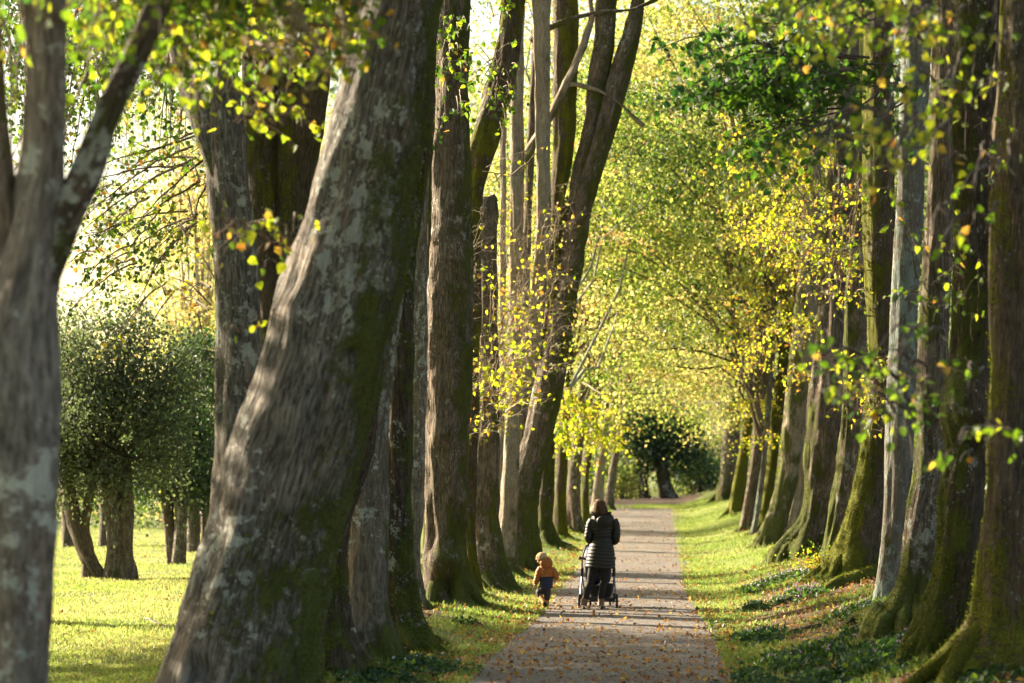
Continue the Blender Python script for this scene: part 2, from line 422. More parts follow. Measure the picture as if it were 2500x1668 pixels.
# ------------------------------------------------------------------ trunks
def stem(acc, ctrl, base=False, n=40, step=0.05, seed=0, mside=0.0, mamt=0.0, flute=0.05, kf=5, flare=0.3, burls=(), rough=1.0, gz=None, mlow=0.3):
    """ctrl: rows (x,y,z,r) from top to bottom"""
    c = np.asarray(ctrl, float)
    L = np.linalg.norm(np.diff(c[:, :3], axis=0), axis=1).sum(); m = max(10, int(L/step))
    q = catmull(c, m); pts = q[:, :3]; rad = np.maximum(q[:, 3], 0.01)
    T, N, B = frames(pts)
    th = np.linspace(0, 2*math.pi, n, endpoint=False)
    s = np.concatenate([[0], np.cumsum(np.linalg.norm(np.diff(pts, axis=0), axis=1))])
    TH, S = np.meshgrid(th, s); R = np.repeat(rad[:, None], n, 1)
    cs, sn = np.cos(TH), np.sin(TH)
    zz = pts[:, 2][:, None]
    hb = zz-(gz if gz is not None else -99)
    D = R*0.10*vnoise(cs*1.3+seed, sn*1.3, S*0.6, seed)+R*0.085*vnoise(cs*2.6+seed, sn*2.6, S*1.3, seed+1)+R*0.04*vnoise(cs*5+seed, sn*5, S*3, seed+4)
    tw = S*0.25+0.4*vnoise(S*0.5, seed, 0, seed+8)
    c2, s2 = np.cos(TH+tw), np.sin(TH+tw)
    D += 0.017*rough*(1-2.2*np.abs(vnoise(c2*R*13+seed, s2*R*13, S*1.1, seed+2)))+0.010*rough*vnoise(c2*R*34, s2*R*34, S*3.5, seed+3)
    kr = random.Random(seed*7+1)
    if base or len(c) > 4:
        for _k in range(int(2+s[-1]*0.9)):
            bt, bs_, bz_ = kr.uniform(0, 6.28), kr.uniform(0.25, 0.6)*float(rad.mean()), kr.uniform(0, s[-1]); ba_ = kr.uniform(0.12, 0.32)*bs_
            d2 = ((np.abs((TH-bt+math.pi) % (2*math.pi)-math.pi)*R)**2+((S-bz_)*0.8)**2)/(bs_*bs_)
            D += ba_*np.exp(-d2*1.6)-ba_*1.1*np.exp(-d2*14)
    ph = seed*1.7+0.5*np.sin(S*0.35+seed)
    D += R*flute*(0.55+np.exp(-hb/0.9))*np.cos(kf*TH+ph)*(0.6+0.4*vnoise(S*0.7, seed, 0, seed+5))
    if base:
        D += R*flare*np.exp(-np.maximum(hb, 0)/0.28)*(0.35+0.65*np.maximum(0, np.cos(kf*TH+ph)))
        D += R*0.10*np.exp(-np.maximum(hb, 0)/0.5)*vnoise(cs*2.2, sn*2.2, S*1.2, seed+6)
    for (bt, bz, bs, ba) in burls:
        dth = np.abs((TH-bt+math.pi) % (2*math.pi)-math.pi)*R
        D += ba*np.exp(-(dth**2+(zz-bz)**2)/(bs*bs))
    RR = R+D
    V = pts[:, None]+N[:, None]*(cs*RR)[..., None]+B[:, None]*(sn*RR)[..., None]
    nx = (N[:, None]*cs[..., None]+B[:, None]*sn[..., None])[..., 0]
    moss = mamt+mside*nx*0.45+(mlow*np.exp(-np.maximum(hb, 0)/0.9) if gz is not None else 0)
    uv = np.stack([TH*rad.mean(), S+seed*3.1], -1)
    acc.add(V.reshape(-1, 3), grid_faces(m, n), uv.reshape(-1, 2), np.broadcast_to(moss, (m, n)).reshape(-1))
    # caps
    for e in (0, m-1):
        VV = np.vstack([V[e], pts[e][None]]); j = np.arange(n); acc.add(VV, np.stack([j, (j+1) % n, np.full(n, n)], -1), np.vstack([uv[e], uv[e][:1]]), np.zeros(n+1))
    return pts, rad

def prof(rows, d, dd=0.0):
    """rows (xl, xr, y) in photograph pixels at distance d -> centre and radius"""
    out = []
    for i, r in enumerate(rows):
        di = d+(r[3] if len(r) > 3 else 0)
        p = P((r[0]+r[1])/2, r[2], di); out.append((*p, (r[1]-r[0])/2*di/F))
    return out

TREES = []
def tree(label, rows, bark='brown', d=None, base=None, limbs=(), roots=(), group='lime trees lining the avenue', mside=0.0, mamt=0.0, burls=(), name='lime_tree', seed=None, flute=0.06, kf=5, flare=0.35, stems=(), rough=1.0, n=40, mlow=0.3, cat='tree', topz=None, fuzz=0, fuzzh=1.6, toes=7, wm=None):
    seed = seed if seed is not None else len(TREES)+3
    if d is None: d = find_d(*base)
    last = rows[-1]; cx = (last[0]+last[1])/2
    X = (cx-CX)*d/F; gz = float(ground(X, d))
    root = thing(name, label, cat, (X, d, gz), group)
    c = prof(rows, d)
    # carry the trunk down into the ground
    if c[-1][2] > gz-0.05:
        c.append((c[-1][0], c[-1][1], gz-0.25, c[-1][3]*1.06))
    # and on upwards, out of the picture
    if topz and c[0][2] < topz:
        v = np.array(c[0][:3])-np.array(c[1][:3]); v /= np.linalg.norm(v)+1e-6
        k = (topz-c[0][2])/max(v[2], 0.3); v[0] *= 0.6
        c.insert(0, (*(np.array(c[0][:3])+v*k), c[0][3]*0.45))
    a = Acc(); step = 0.045 if d < 45 else 0.09
    nn = n if d < 60 else 24
    stem(a, c, True, nn, step, seed, mside, mamt, flute, kf, flare, burls, rough, gz, mlow)
    for r in roots:
        pts = []
        for (px, py, rr) in r:
            # roots lie on the ground: find the distance there
            dd_ = find_d(px, py) if py > 0 else d
            q = P(px, py, dd_)
            pts.append((q[0], q[1], q[2]+rr*0.45, rr))
        pts[0] = (pts[0][0], d, pts[0][2], pts[0][3]) if pts[0][1] > d+3 or pts[0][1] < d-3 else pts[0]
        pp = [p for p in pts]
        cz_ = np.array(c)[::-1]; xa = float(np.interp(gz+0.7, cz_[:, 2], cz_[:, 0])); xb = float(np.interp(gz+0.35, cz_[:, 2], cz_[:, 0]))
        pp = [(xa, d+0.05, gz+0.7, pp[0][3]*0.5), (xb*0.6+pp[0][0]*0.4, d*0.8+pp[0][1]*0.2, gz+0.36, pp[0][3]*1.15)]+pp
        pp[-1] = (pp[-1][0], pp[-1][1], pp[-1][2]-0.04, pp[-1][3])
        stem(a, pp, False, 20, 0.05, seed+9, 0, mamt+0.38, 0.03, 3, 0, (), 0.6, gz, 0.3)
    # buttress toes
    rr_ = random.Random(seed)
    cz_ = np.array(c)[::-1]
    for k in range(toes):
        an = rr_.uniform(0, 2*math.pi); rb = c[-1][3]; l = rb*rr_.uniform(1.25, 2.0)+0.08; w = rb*rr_.uniform(0.10, 0.20)+0.015; q = []
        for t_, hz, ww in ((0.0, 0.55, 0.6), (0.5, 0.27, 1.1), (0.8, 0.13, 1.0), (1.15, 0.03, 0.7), (1.6, -0.05, 0.3)):
            xc = float(np.interp(gz+hz, cz_[:, 2], cz_[:, 0]))
            x_ = xc+math.cos(an+0.5*t_)*l*t_*0.75; y_ = d+math.sin(an+0.5*t_)*l*t_*0.75
            q.append((x_, y_, float(ground(x_, y_))+hz*min(1.3, rb*3), w*ww))
        stem(a, q, False, 12, 0.05, seed+20+k, 0, mamt+0.25, 0.06, 3, 0, (), 0.9, gz, 0.3)
    trunk = a.build('trunk', BARK[bark], root)
    if fuzz:
        Va = np.concatenate(a.V); At = np.concatenate(a.A); hgt = Va[:, 2]-gz; rf = np.random.default_rng(seed)
        wgt = ((At+0.35*vnoise(Va[:, 0]*3, Va[:, 1]*3, Va[:, 2]*2, 4)) > 0.22) & (hgt > -0.05) & (hgt < fuzzh)
        ix = np.nonzero(wgt)[0]
        if len(ix):
            ix = rf.choice(ix, fuzz); pp_ = Va[ix]+rf.normal(0, 0.012, (fuzz, 3))
            leaf_mesh('moss', pp_, rf.uniform(0.010, 0.026, fuzz), np.clip(rf.normal(0.5, 0.25, fuzz), 0, 1), MOSSL, root, QUAD, up=0.2, down=-0.2, r=rf)
    for l in list(limbs)+list(stems):
        l = dict(l); la = Acc(); lc = prof(l['rows'], l.get('d', d))
        stem(la, lc, False, 28 if d < 60 else 16, step*1.2, seed+l.get('s', 7), l.get('mside', mside), l.get('mamt', mamt), 0.05, 4, 0, (), rough)
        la.build('limb', BARK[l.get('bark', bark)], root)
    g = Grow()
    T = dict(root=root, d=d, X=X, gz=gz, c=c, g=g)
    TREES.append(T); return T

def fill(T, n, x0, x1, y0, y1, d0, d1, src=None, up=160, **kw):
    """sprays of foliage whose tips hang in a region of the view, growing from the tree"""
    for _ in range(n):
        d = rng.uniform(d0, d1); px = rng.uniform(x0, x1); py = rng.uniform(y0, y1)
        p1 = P(px, py, d)
        if src is None:
            p0 = p1+np.array((rng.uniform(-0.5, 0.5), rng.uniform(-0.4, 0.4), up*d/F))
        else:
            s = P(*src) if len(src) == 3 else src
            dv = s-p1; L = np.linalg.norm(dv); mx = kw.get('maxl', 2.4)
            p0 = p1+dv*min(1, mx/L)*rng.uniform(0.7, 1.0)
            p0[2] += rng.uniform(-0.15, 0.25)
        k = {a: b for a, b in kw.items() if a != 'maxl'}
        T['g'].branch(p0, p1, **k)

# ------------------------------------------------------------------ crowns of far trees
def crown_clusters(cx, cy, z0, z1, rx, n, seed, keep=None, bottom=0.45, ns=1.0, th=-0.22):
    r = np.random.default_rng(seed); cz = z0+(z1-z0)*bottom; out = np.zeros((0, 3))
    for _ in range(40):
        m = n*3; v = r.normal(size=(m, 3)); v /= np.linalg.norm(v, axis=1)[:, None]; rad = r.random(m)**0.45
        p = np.stack([cx+v[:, 0]*rx*rad, cy+v[:, 1]*rx*rad, cz+v[:, 2]*rad*np.where(v[:, 2] > 0, z1-cz, cz-z0)], -1)
        k = (vnoise(p[:, 0]*0.5*ns, p[:, 1]*0.5*ns, p[:, 2]*0.7*ns, seed) > th) | (r.random(m) < 0.12)
        if keep is not None: k &= keep(p[:, 0], p[:, 1], p[:, 2])
        out = np.vstack([out, p[k]])
        if len(out) >= n: break
    return out[:n]

def crown_mesh(parent, C, per, spr, lsize, mean, sd, rust, mat, seed, name='crown', tmpl=QUAD, flat=0.16, up=0.4, layer=0):
    r = np.random.default_rng(seed+100); N = len(C)
    if layer:      # foliage held in level tiers
        C = C.copy(); o_ = 1.3*vnoise(C[:, 0]*0.12, C[:, 1]*0.12, seed, 3); C[:, 2] = np.round((C[:, 2]+o_)/layer)*layer-o_+r.normal(0, layer*0.09, N)
    o = r.normal(size=(N, per, 3))*np.array((spr, spr, spr*flat*2))
    tilt = r.normal(0, 0.25, (N, 1, 2))
    o[..., 2] += (o[..., :2]*tilt).sum(-1)-0.12*(o[..., 0]**2+o[..., 1]**2)/spr
    pos = (C[:, None]+o).reshape(-1, 3)
    cl = np.repeat(r.normal(0, sd*0.8, N), per)  # per-cluster hue offset: some clumps turned deep green to stand in for shade
    h = np.clip(hues(len(pos), mean, sd*(0.6 if not layer else 0.35), pos, rust, r)+cl, 0, 1)
    if layer: up = 1.0
    return leaf_mesh(name, pos, lsize*r.uniform(0.6, 1.25, len(pos)), h, mat, parent, tmpl, up=up, down=0.4, r=r)


# ------------------------------------------------------------------ sun and sky direction
SUN_EL, SUN_AZ = math.radians(21), (-0.87, 0.50)
_l = math.hypot(*SUN_AZ); SUN = np.array((SUN_AZ[0]/_l*math.cos(SUN_EL), SUN_AZ[1]/_l*math.cos(SUN_EL), math.sin(SUN_EL)))

# ================================================================== THE LEFT ROW
L = {}
L[0] = tree('nearest forked trunk at the left edge, mottled grey with a limb slanting right',
    [(62, 150, -120), (62, 150, 0), (62, 150, 200), (45, 142, 400), (20, 136, 550), (-30, 127, 700), (-60, 130, 900), (-62, 126, 1100), (-52, 119, 1300), (-45, 112, 1568)],
    'mottled', d=12.2, mamt=0.02, mside=0.15, topz=9, limbs=[
        dict(rows=[(385, 430, -110), (345, 392, -10), (290, 336, 120), (228, 278, 250), (172, 234, 380), (120, 190, 500), (55, 140, 640)], bark='dark'),
        dict(rows=[(-75, -40, -150), (-45, -5, 50), (-30, 12, 300), (-20, 40, 520), (-30, 60, 700)], bark='brown')])
L[1] = tree('massive leaning trunk in the left foreground, grey with moss down its right side',
    [(862, 1040, -150), (824, 1012, 0), (776, 986, 200), (722, 958, 400), (666, 934, 600), (612, 884, 800), (580, 860, 900), (545, 835, 1000), (500, 795, 1150), (474, 770, 1250), (440, 748, 1350), (405, 735, 1450), (365, 725, 1568), (335, 745, 1690)],
    'grey', d=18.4, fuzz=9000, fuzzh=6, mamt=0.07, mside=0.85, topz=9.5, flute=0.045, n=64, toes=0, burls=[(2.85, 1.75, 0.10, 0.05), (2.85, 1.75, 0.04, -0.07), (-2.9, 4.5, 0.12, 0.05), (-2.75, 0.55, 0.09, -0.16), (-2.75, 0.42, 0.07, -0.12), (-2.5, 3.2, 0.14, 0.05), (2.6, 3.0, 0.05, -0.05), (2.7, 2.85, 0.05, -0.05), (2.8, 2.7, 0.05, -0.05)],
    limbs=[dict(rows=[(740, 790, -150), (770, 822, -30), (782, 842, 90), (790, 880, 200)], bark='pale')])
L[2] = tree('pale ribbed trunk with a sunlit left edge, forking high behind the leaning trunk',
    [(505, 540, -120), (500, 545, 0), (494, 545, 150), (478, 552, 280), (484, 575, 450), (498, 586, 600), (500, 600, 800), (498, 594, 900), (496, 600, 1000), (490, 620, 1100), (480, 640, 1300), (465, 655, 1590)],
    'grey', d=22, mamt=-0.02, mside=-0.2, topz=9, limbs=[dict(rows=[(325, 350, -60), (382, 408, 90), (402, 440, 170), (436, 492, 270), (482, 548, 400)])])
L[3] = tree('dark mossy double trunk between the pale forked one and the leaning one',
    [(560, 640, -100), (560, 642, 0), (562, 646, 300), (574, 652, 600), (590, 690, 900), (620, 730, 1250), (640, 775, 1500)],
    'mossy', d=26, mamt=0.1, topz=10, limbs=[dict(rows=[(632, 762, -120), (632, 760, 0), (634, 748, 250), (636, 722, 450), (630, 712, 750), (630, 700, 950)])])
L[4] = tree('shadowy mossy trunk just right of the leaning one, its root spreading to the lower right',
    [(905, 955, 0), (870, 930, 300), (850, 915, 600), (820, 880, 850), (770, 850, 1050), (722, 800, 1200), (712, 792, 1350), (700, 810, 1480), (690, 845, 1560)],
    'dark', base=(770, 1550), fuzz=5000, mamt=0.02, topz=9, roots=[[(800, 1500, 0.10), (868, 1562, 0.05)]])
L[5] = tree('grey lichen-spotted trunk with a rounded foot in the lower left row',
    [(935, 985, 0), (905, 950, 300), (880, 930, 600), (852, 908, 800), (826, 890, 950), (800, 886, 1100), (789, 885, 1300), (786, 890, 1420), (780, 915, 1515)],
    'lichen', base=(845, 1520), mamt=0.05, mside=0.3, topz=10)
L[6] = tree('dark furrowed trunk with a long root reaching the path edge',
    [(962, 1000, 0), (940, 990, 300), (914, 952, 600), (890, 946, 850), (886, 945, 1000), (885, 945, 1250), (888, 962, 1400), (882, 990, 1480)],
    'dark', base=(935, 1488), fuzz=6000, mamt=0.12, mside=0.3, topz=10, roots=[[(955, 1440, 0.12), (1000, 1478, 0.075), (1042, 1500, 0.03)], [(960, 1490, 0.07), (1090, 1540, 0.03)]])
L[7] = tree('slim pale lichen trunk bulging at head height between darker trunks',
    [(965, 995, 0), (955, 984, 300), (951, 980, 600), (943, 979, 860), (940, 975, 1000), (922, 972, 1080), (919, 970, 1180), (923, 965, 1300), (925, 978, 1395)],
    'lichen', base=(950, 1400), mamt=-0.02, topz=11, flare=0.15)
L[8] = tree('thin blackish trunk behind the slim lichen trunk',
    [(985, 1005, 0), (978, 1002, 400), (977, 999, 700), (976, 1002, 1000), (972, 1005, 1200), (968, 1010, 1370)],
    'dark', base=(985, 1375), mamt=0.2, topz=11, roots=[[(1000, 1370, 0.08), (1045, 1390, 0.04)]])
L[9] = tree('stout red-brown trunk with a knobbly hollow burl at its foot',
    [(1000, 1072, -80), (1000, 1072, 0), (1000, 1076, 300), (994, 1080, 500), (986, 1080, 700), (978, 1078, 900), (976, 1070, 1100), (980, 1068, 1230), (978, 1075, 1300), (975, 1090, 1380)],
    'brown', base=(1040, 1388), rough=1.7, mamt=0.14, mside=0.6, topz=12, flute=0.1, kf=4, burls=[(-2.8, 0.80, 0.22, 0.13), (2.7, 0.75, 0.17, 0.11), (3.1, 0.42, 0.12, -0.20), (3.1, 0.28, 0.11, -0.16), (2.1, 1.7, 0.2, 0.10), (2.0, 1.3, 0.14, 0.09), (-2.9, 2.6, 0.16, 0.06)],
    roots=[[(1075, 1350, 0.12), (1120, 1388, 0.05)]])
L[10] = tree('moss-green trunk leaning out to the right above the burled one',
    [(1162, 1216, -60), (1155, 1204, 0), (1143, 1192, 95), (1122, 1180, 190), (1104, 1160, 255), (1084, 1146, 320), (1072, 1126, 380), (1068, 1104, 480), (1072, 1102, 700), (1070, 1098, 900), (1062, 1094, 1100), (1062, 1092, 1250), (1062, 1108, 1368)],
    'mossy', base=(1088, 1370), mamt=0.12, topz=12)
L[11] = tree('broken-topped snag trunk standing in front of the twiggy thicket',
    [(1108, 1128, 452), (1101, 1139, 480), (1100, 1138, 700), (1094, 1142, 900), (1086, 1146, 1050), (1082, 1148, 1200), (1084, 1160, 1300), (1080, 1170, 1345)],
    'brown', base=(1125, 1350), mamt=0.12, mside=0.3, rough=1.5, roots=[[(1150, 1325, 0.12), (1180, 1352, 0.05)]])
L[12] = tree('straight grey-brown trunk behind the snag',
    [(1176, 1204, -100), (1174, 1204, 0), (1173, 1203, 110), (1171, 1200, 460), (1168, 1196, 700), (1170, 1196, 880), (1160, 1192, 1000), (1150, 1188, 1150), (1142, 1182, 1250), (1138, 1188, 1318)],
    'pale', base=(1165, 1320), mamt=0.12, mside=0.4, topz=13, limbs=[dict(rows=[(1225, 1262, -60), (1222, 1264, 0), (1228, 1262, 250), (1232, 1262, 480), (1222, 1254, 650), (1205, 1240, 800), (1180, 1215, 930)], bark='pale')])
L[13] = tree('tall lime splitting into several long stems that lean over the path',
    [(1462, 1485, -60), (1454, 1478, 0), (1427, 1467, 90), (1391, 1442, 190), (1365, 1415, 285), (1338, 1385, 380), (1311, 1358, 480), (1278, 1332, 650), (1242, 1305, 800), (1224, 1288, 900), (1202, 1264, 1000), (1172, 1240, 1100), (1165, 1232, 1200), (1160, 1245, 1300)],
    'brown', base=(1200, 1308), mamt=0.22, mside=0.6, rough=1.5, topz=13.5, limbs=[
        dict(rows=[(1388, 1424, -60), (1371, 1415, 0), (1366, 1410, 90), (1353, 1400, 160), (1340, 1376, 285), (1318, 1352, 380), (1306, 1342, 470)], bark='brown'),
        dict(rows=[(1274, 1326, -60), (1272, 1326, 0), (1272, 1326, 130), (1270, 1316, 320), (1266, 1294, 460), (1256, 1288, 560), (1242, 1280, 700), (1225, 1262, 830)], bark='mossy'),
        dict(rows=[(1349, 1361, -60), (1350, 1362, 0), (1352, 1366, 45), (1325, 1339, 120), (1298, 1312, 180), (1250, 1265, 276), (1204, 1220, 345), (1180, 1196, 400)], bark='pale', d=47),
        dict(rows=[(1530, 1538, -20), (1455, 1463, 20), (1345, 1354, 34), (1280, 1289, 55), (1235, 1246, 72), (1212, 1222, 95)], bark='brown', d=47),
        dict(rows=[(1475, 1480, 290), (1400, 1407, 225), (1330, 1338, 196), (1300, 1310, 195)], bark='pale', d=48)])
L[30] = tree('thin straight pole-like trunk standing back between the snag and the grey-brown one',
    [(1150, 1162, -100), (1149, 1161, 300), (1147, 1160, 700), (1144, 1158, 1000), (1140, 1156, 1200), (1138, 1157, 1300)],
    'pale', base=(1148, 1304), mamt=0.0, topz=13, flare=0.1)
L[31] = tree('slender brown stem between the grey-brown trunk and the many-stemmed lime',
    [(1232, 1246, -100), (1222, 1238, 100), (1205, 1222, 450), (1196, 1214, 700), (1190, 1210, 950), (1184, 1206, 1150), (1180, 1204, 1290)],
    'brown', base=(1192, 1296), mamt=0.1, topz=13, flare=0.1)
far_left = [((1262, 1256), [(1285, 1312, 500), (1262, 1290, 800), (1240, 1275, 1000), (1236, 1271, 1132), (1234, 1268, 1200), (1226, 1285, 1254)], 'dark', 0.2, 'dark trunk with a root sweeping towards the path, right of the many-stemmed lime', [[(1275, 1240, 0.15), (1312, 1254, 0.06)]]),
    ((1292, 1236), [(1310, 1330, 600), (1290, 1312, 900), (1276, 1300, 1100), (1272, 1302, 1230)], 'mossy', 0.1, 'greenish trunk half hidden in the receding left row', []),
    ((1322, 1222), [(1345, 1366, 600), (1328, 1350, 900), (1304, 1332, 1100), (1300, 1338, 1218)], 'brown', 0.05, 'brown trunk with a pale streak in the receding left row', []),
    ((1345, 1205), [(1385, 1405, 600), (1360, 1380, 900), (1338, 1352, 1100), (1335, 1355, 1200)], 'mossy', 0.2, 'narrow mossy trunk beyond the child, left of the woman', []),
    ((1372, 1186), [(1420, 1445, 600), (1396, 1414, 900), (1370, 1390, 1060), (1356, 1384, 1180)], 'pale', 0.0, 'pale brown trunk near the end of the left row', []),
    ((1392, 1172), [(1455, 1475, 700), (1426, 1440, 950), (1402, 1418, 1060), (1385, 1408, 1168)], 'brown', 0.0, 'last trunk of the left row, leaning towards the path', [])]
for i, (b, rows, bk, mo, lab, rt) in enumerate(far_left):
    L[14+i] = tree(lab, rows, bk, base=b, mamt=mo, mside=0.2, topz=9, roots=rt)

# ================================================================== THE RIGHT ROW
R = {}
R[0] = tree('huge mossy trunk cut off by the right edge, its roots fanning across the bank',
    [(2305, 2440, -120), (2300, 2440, 0), (2286, 2430, 300), (2276, 2420, 700), (2266, 2405, 1000), (2254, 2400, 1250), (2242, 2420, 1400), (2200, 2440, 1530)],
    'mossy', base=(2320, 1540), fuzz=16000, fuzzh=3.5, mamt=-0.10, mside=-0.55, topz=9, n=56, flute=0.09, roots=[[(2260, 1440, 0.16), (2205, 1500, 0.11), (2150, 1552, 0.05)]])
R[1] = tree('dark knotted trunk with a black burl half way up, second from the right edge',
    [(2185, 2300, -120), (2188, 2300, 0), (2190, 2290, 300), (2195, 2282, 600), (2185, 2275, 800), (2165, 2280, 950), (2172, 2270, 1040), (2158, 2258, 1132), (2152, 2252, 1282), (2122, 2232, 1390), (2085, 2215, 1500)],
    'dark', base=(2150, 1508), fuzz=9000, mamt=0.10, mside=-0.35, topz=9.5, n=48, burls=[(2.9, 2.55, 0.22, 0.12), (-2.6, 2.75, 0.2, 0.10), (3.0, 2.3, 0.08, -0.12), (-2.9, 1.3, 0.18, 0.06)], flute=0.09)
R[2] = tree('furrowed brown trunk with thick mossy buttress roots beside the grey one',
    [(2150, 2205, -120), (2150, 2202, 0), (2136, 2192, 300), (2122, 2180, 570), (2110, 2172, 800), (2106, 2175, 1031), (2084, 2162, 1182), (2062, 2152, 1333), (2030, 2142, 1420), (2005, 2130, 1450)],
    'brown', base=(2075, 1455), fuzz=9000, mamt=0.06, mside=-0.4, topz=10, n=48, flute=0.12, kf=6, roots=[[(2030, 1395, 0.13), (1985, 1425, 0.09), (1925, 1445, 0.04)], [(2070, 1420, 0.14), (2000, 1455, 0.06)]], mlow=0.65)
R[3] = tree('smooth silver-grey trunk with dark patches, the palest of the near right row',
    [(2080, 2150, -120), (2075, 2145, 0), (2062, 2124, 282), (2052, 2112, 570), (2046, 2102, 714), (2042, 2102, 800), (2031, 2099, 1031), (2026, 2082, 1182), (2012, 2064, 1320), (2005, 2064, 1375)],
    'smooth', base=(2040, 1380), mamt=-0.05, topz=11, flute=0.03, flare=0.2, rough=0.3, mlow=0.35, roots=[[(2010, 1350, 0.08), (1975, 1392, 0.05)]])
R[4] = tree('vividly moss-covered trunk with a split foot and flowing roots',
    [(1985, 2055, -120), (1984, 2052, 0), (1983, 2048, 426), (1985, 2050, 570), (1991, 2044, 714), (1994, 2040, 830), (1986, 2034, 981), (1958, 2028, 1132), (1930, 2022, 1232), (1905, 2016, 1310)],
    'mossy', base=(1960, 1322), fuzz=16000, fuzzh=3.6, mamt=0.16, mside=-0.6, topz=12, flute=0.16, kf=4, n=56, roots=[[(1935, 1275, 0.15), (1900, 1325, 0.07)], [(1960, 1290, 0.12), (1925, 1345, 0.09), (1880, 1362, 0.04)]])
R[5] = tree('slender ridged trunk between the brown buttressed one and the mossy one',
    [(1975, 2000, 100), (1965, 1990, 400), (1951, 1988, 570), (1940, 1990, 714), (1936, 1984, 880), (1926, 1970, 1031), (1904, 1942, 1182), (1886, 1922, 1290)],
    'brown', base=(1900, 1298), rough=1.6, mamt=0.18, mside=-0.6, topz=12)
R[6] = tree('thick rugged brown trunk on a mossy flared buttress, facing the path',
    [(1905, 1975, -100), (1904, 1974, 100), (1902, 1972, 282), (1900, 1966, 426), (1888, 1944, 570), (1880, 1942, 714), (1868, 1942, 822), (1856, 1940, 950), (1850, 1936, 1031), (1846, 1900, 1150), (1825, 1892, 1220), (1790, 1892, 1275)],
    'brown', base=(1840, 1284), fuzz=9000, mamt=0.14, mside=-0.35, topz=12, n=56, flute=0.14, kf=5, roots=[[(1825, 1215, 0.16), (1790, 1265, 0.10), (1752, 1296, 0.05)]], rough=1.8, mlow=0.4)
R[7] = tree('short pale trunk just behind the rugged brown one',
    [(1842, 1880, 900), (1830, 1868, 1031), (1815, 1845, 1130), (1798, 1828, 1222)],
    'pale', base=(1812, 1228), mamt=-0.05, topz=7)
R[8] = tree('broad green-tinged trunk flaring wide at the bank edge, left of the pale one',
    [(1842, 1882, 400), (1835, 1875, 600), (1815, 1870, 800), (1800, 1850, 950), (1788, 1832, 1081), (1765, 1812, 1170), (1738, 1795, 1248)],
    'pale', base=(1765, 1252), mamt=0.38, mside=-0.2, topz=12, roots=[[(1745, 1225, 0.12), (1718, 1254, 0.05)]])
R[9] = tree('thin white-barked trunk like a pole in the receding right row',
    [(1766, 1778, 800), (1755, 1768, 950), (1745, 1757, 1081), (1732, 1744, 1170), (1722, 1734, 1226)],
    'smooth', base=(1728, 1228), mamt=-0.4, topz=8, flare=0.05, mlow=0)
R[10] = tree('mossy trunk behind the thin white pole-like one',
    [(1790, 1815, 800), (1770, 1795, 950), (1757, 1780, 1081), (1742, 1768, 1180), (1735, 1768, 1218)],
    'mossy', base=(1752, 1220), mamt=0.35, mside=-0.3, topz=9)
R[11] = tree('dark brown trunk left of the thin white one',
    [(1745, 1775, 850), (1730, 1755, 980), (1719, 1745, 1081), (1706, 1732, 1160), (1700, 1728, 1212)],
    'brown', base=(1713, 1216), mamt=0.0, topz=10)
R[12] = tree('yellow-mossed trunk, second last of the right row',
    [(1722, 1745, 880), (1708, 1730, 960), (1697, 1720, 1031), (1682, 1712, 1110), (1672, 1708, 1174)],
    'mossy', base=(1690, 1180), mamt=0.4, mside=-0.3, topz=10)
R[13] = tree('wide brown trunk with fanned roots, last of the right row at the path end',
    [(1672, 1708, 880), (1662, 1700, 960), (1656, 1696, 1031), (1652, 1690, 1100), (1642, 1686, 1142)],
    'brown', base=(1662, 1148), mamt=0.1, mside=-0.3, topz=10, roots=[[(1650, 1125, 0.25), (1622, 1150, 0.1)]])

# ================================================================== CROWNS OF THE AVENUE
def keep_avenue(x, y, z):
    px = CX+F*x/y; py = CY-F*(z-H)/y
    bad = (z > 2.08+0.19*y+4.5) & (y > 60)
    h = 2.55+0.008*y          # the vault stays open over the path
    bad |= (np.abs(x+0.3) < 2.0) & (z < h+1.3-0.4*np.abs(x+0.3))
    bad |= z < h-0.4
    bad |= (y > 70) & (y < 128) & (px > 1452) & (px < 1548) & (py > 985-30*np.sin(px*0.07))
    return ~bad
seed = 500
for side, D in (('L', L), ('R', R)):
    for k, T in D.items():
        d = T['d']; X = T['X']; seed += 1
        if d < 56:
            if k in (3, 7, 8, 10, 30, 31) and side == 'L' or k in (5,) and side == 'R' or (side == 'L' and k == 11): continue
            # high canopy out of the top of the picture
            z0 = max(8.5, 2.08+0.205*d+1.2)
            C = crown_clusters(T['c'][0][0]*0.6+X*0.4, d, z0, z0+5, 3.4, 34, seed)
            crown_mesh(T['root'], C, 60, 0.6, 0.17, 0.45, 0.12, 0.05, LIME, seed, name='crown')
        else:
            cx = X+(1.2 if side == 'L' else -1.0)
            zb = 3.4 if d > 62 else 6
            if side == 'R' and k == 7: zb = 6
            C = crown_clusters(cx, d, zb-0.8, 17.5, 5.2, 190, seed, keep_avenue, 0.42)
            crown_mesh(T['root'], C, 100, 0.62, 0.10, 0.49, 0.20, 0.04, FARL, seed, flat=0.07, layer=1.15)
            a = Acc()
            r = np.random.default_rng(seed)
            top = np.array(T['c'][0][:3]); bot = np.array(T['c'][-2][:3]); PL = []
            for q in C[:: 12]:
                t = r.uniform(0.25, 0.95); s0 = bot*(1-t)+top*t
                if s0[2] > q[2]+1: s0 = bot*0.6+top*0.4
                tt = np.linspace(0, 1, 7)[:, None]
                pl = s0*(1-tt)+q*tt+r.normal(0, 0.16, (7, 3)); pl[0] = s0; pl[:, 2] += 0.5*np.sin(tt[:, 0]*math.pi)
                PL.append(pl)
            batch_tubes(a, PL, np.full(len(PL), 0.045), np.full(len(PL), 0.008), 5)
            a.build('branches', BARK['brown'], T['root'])

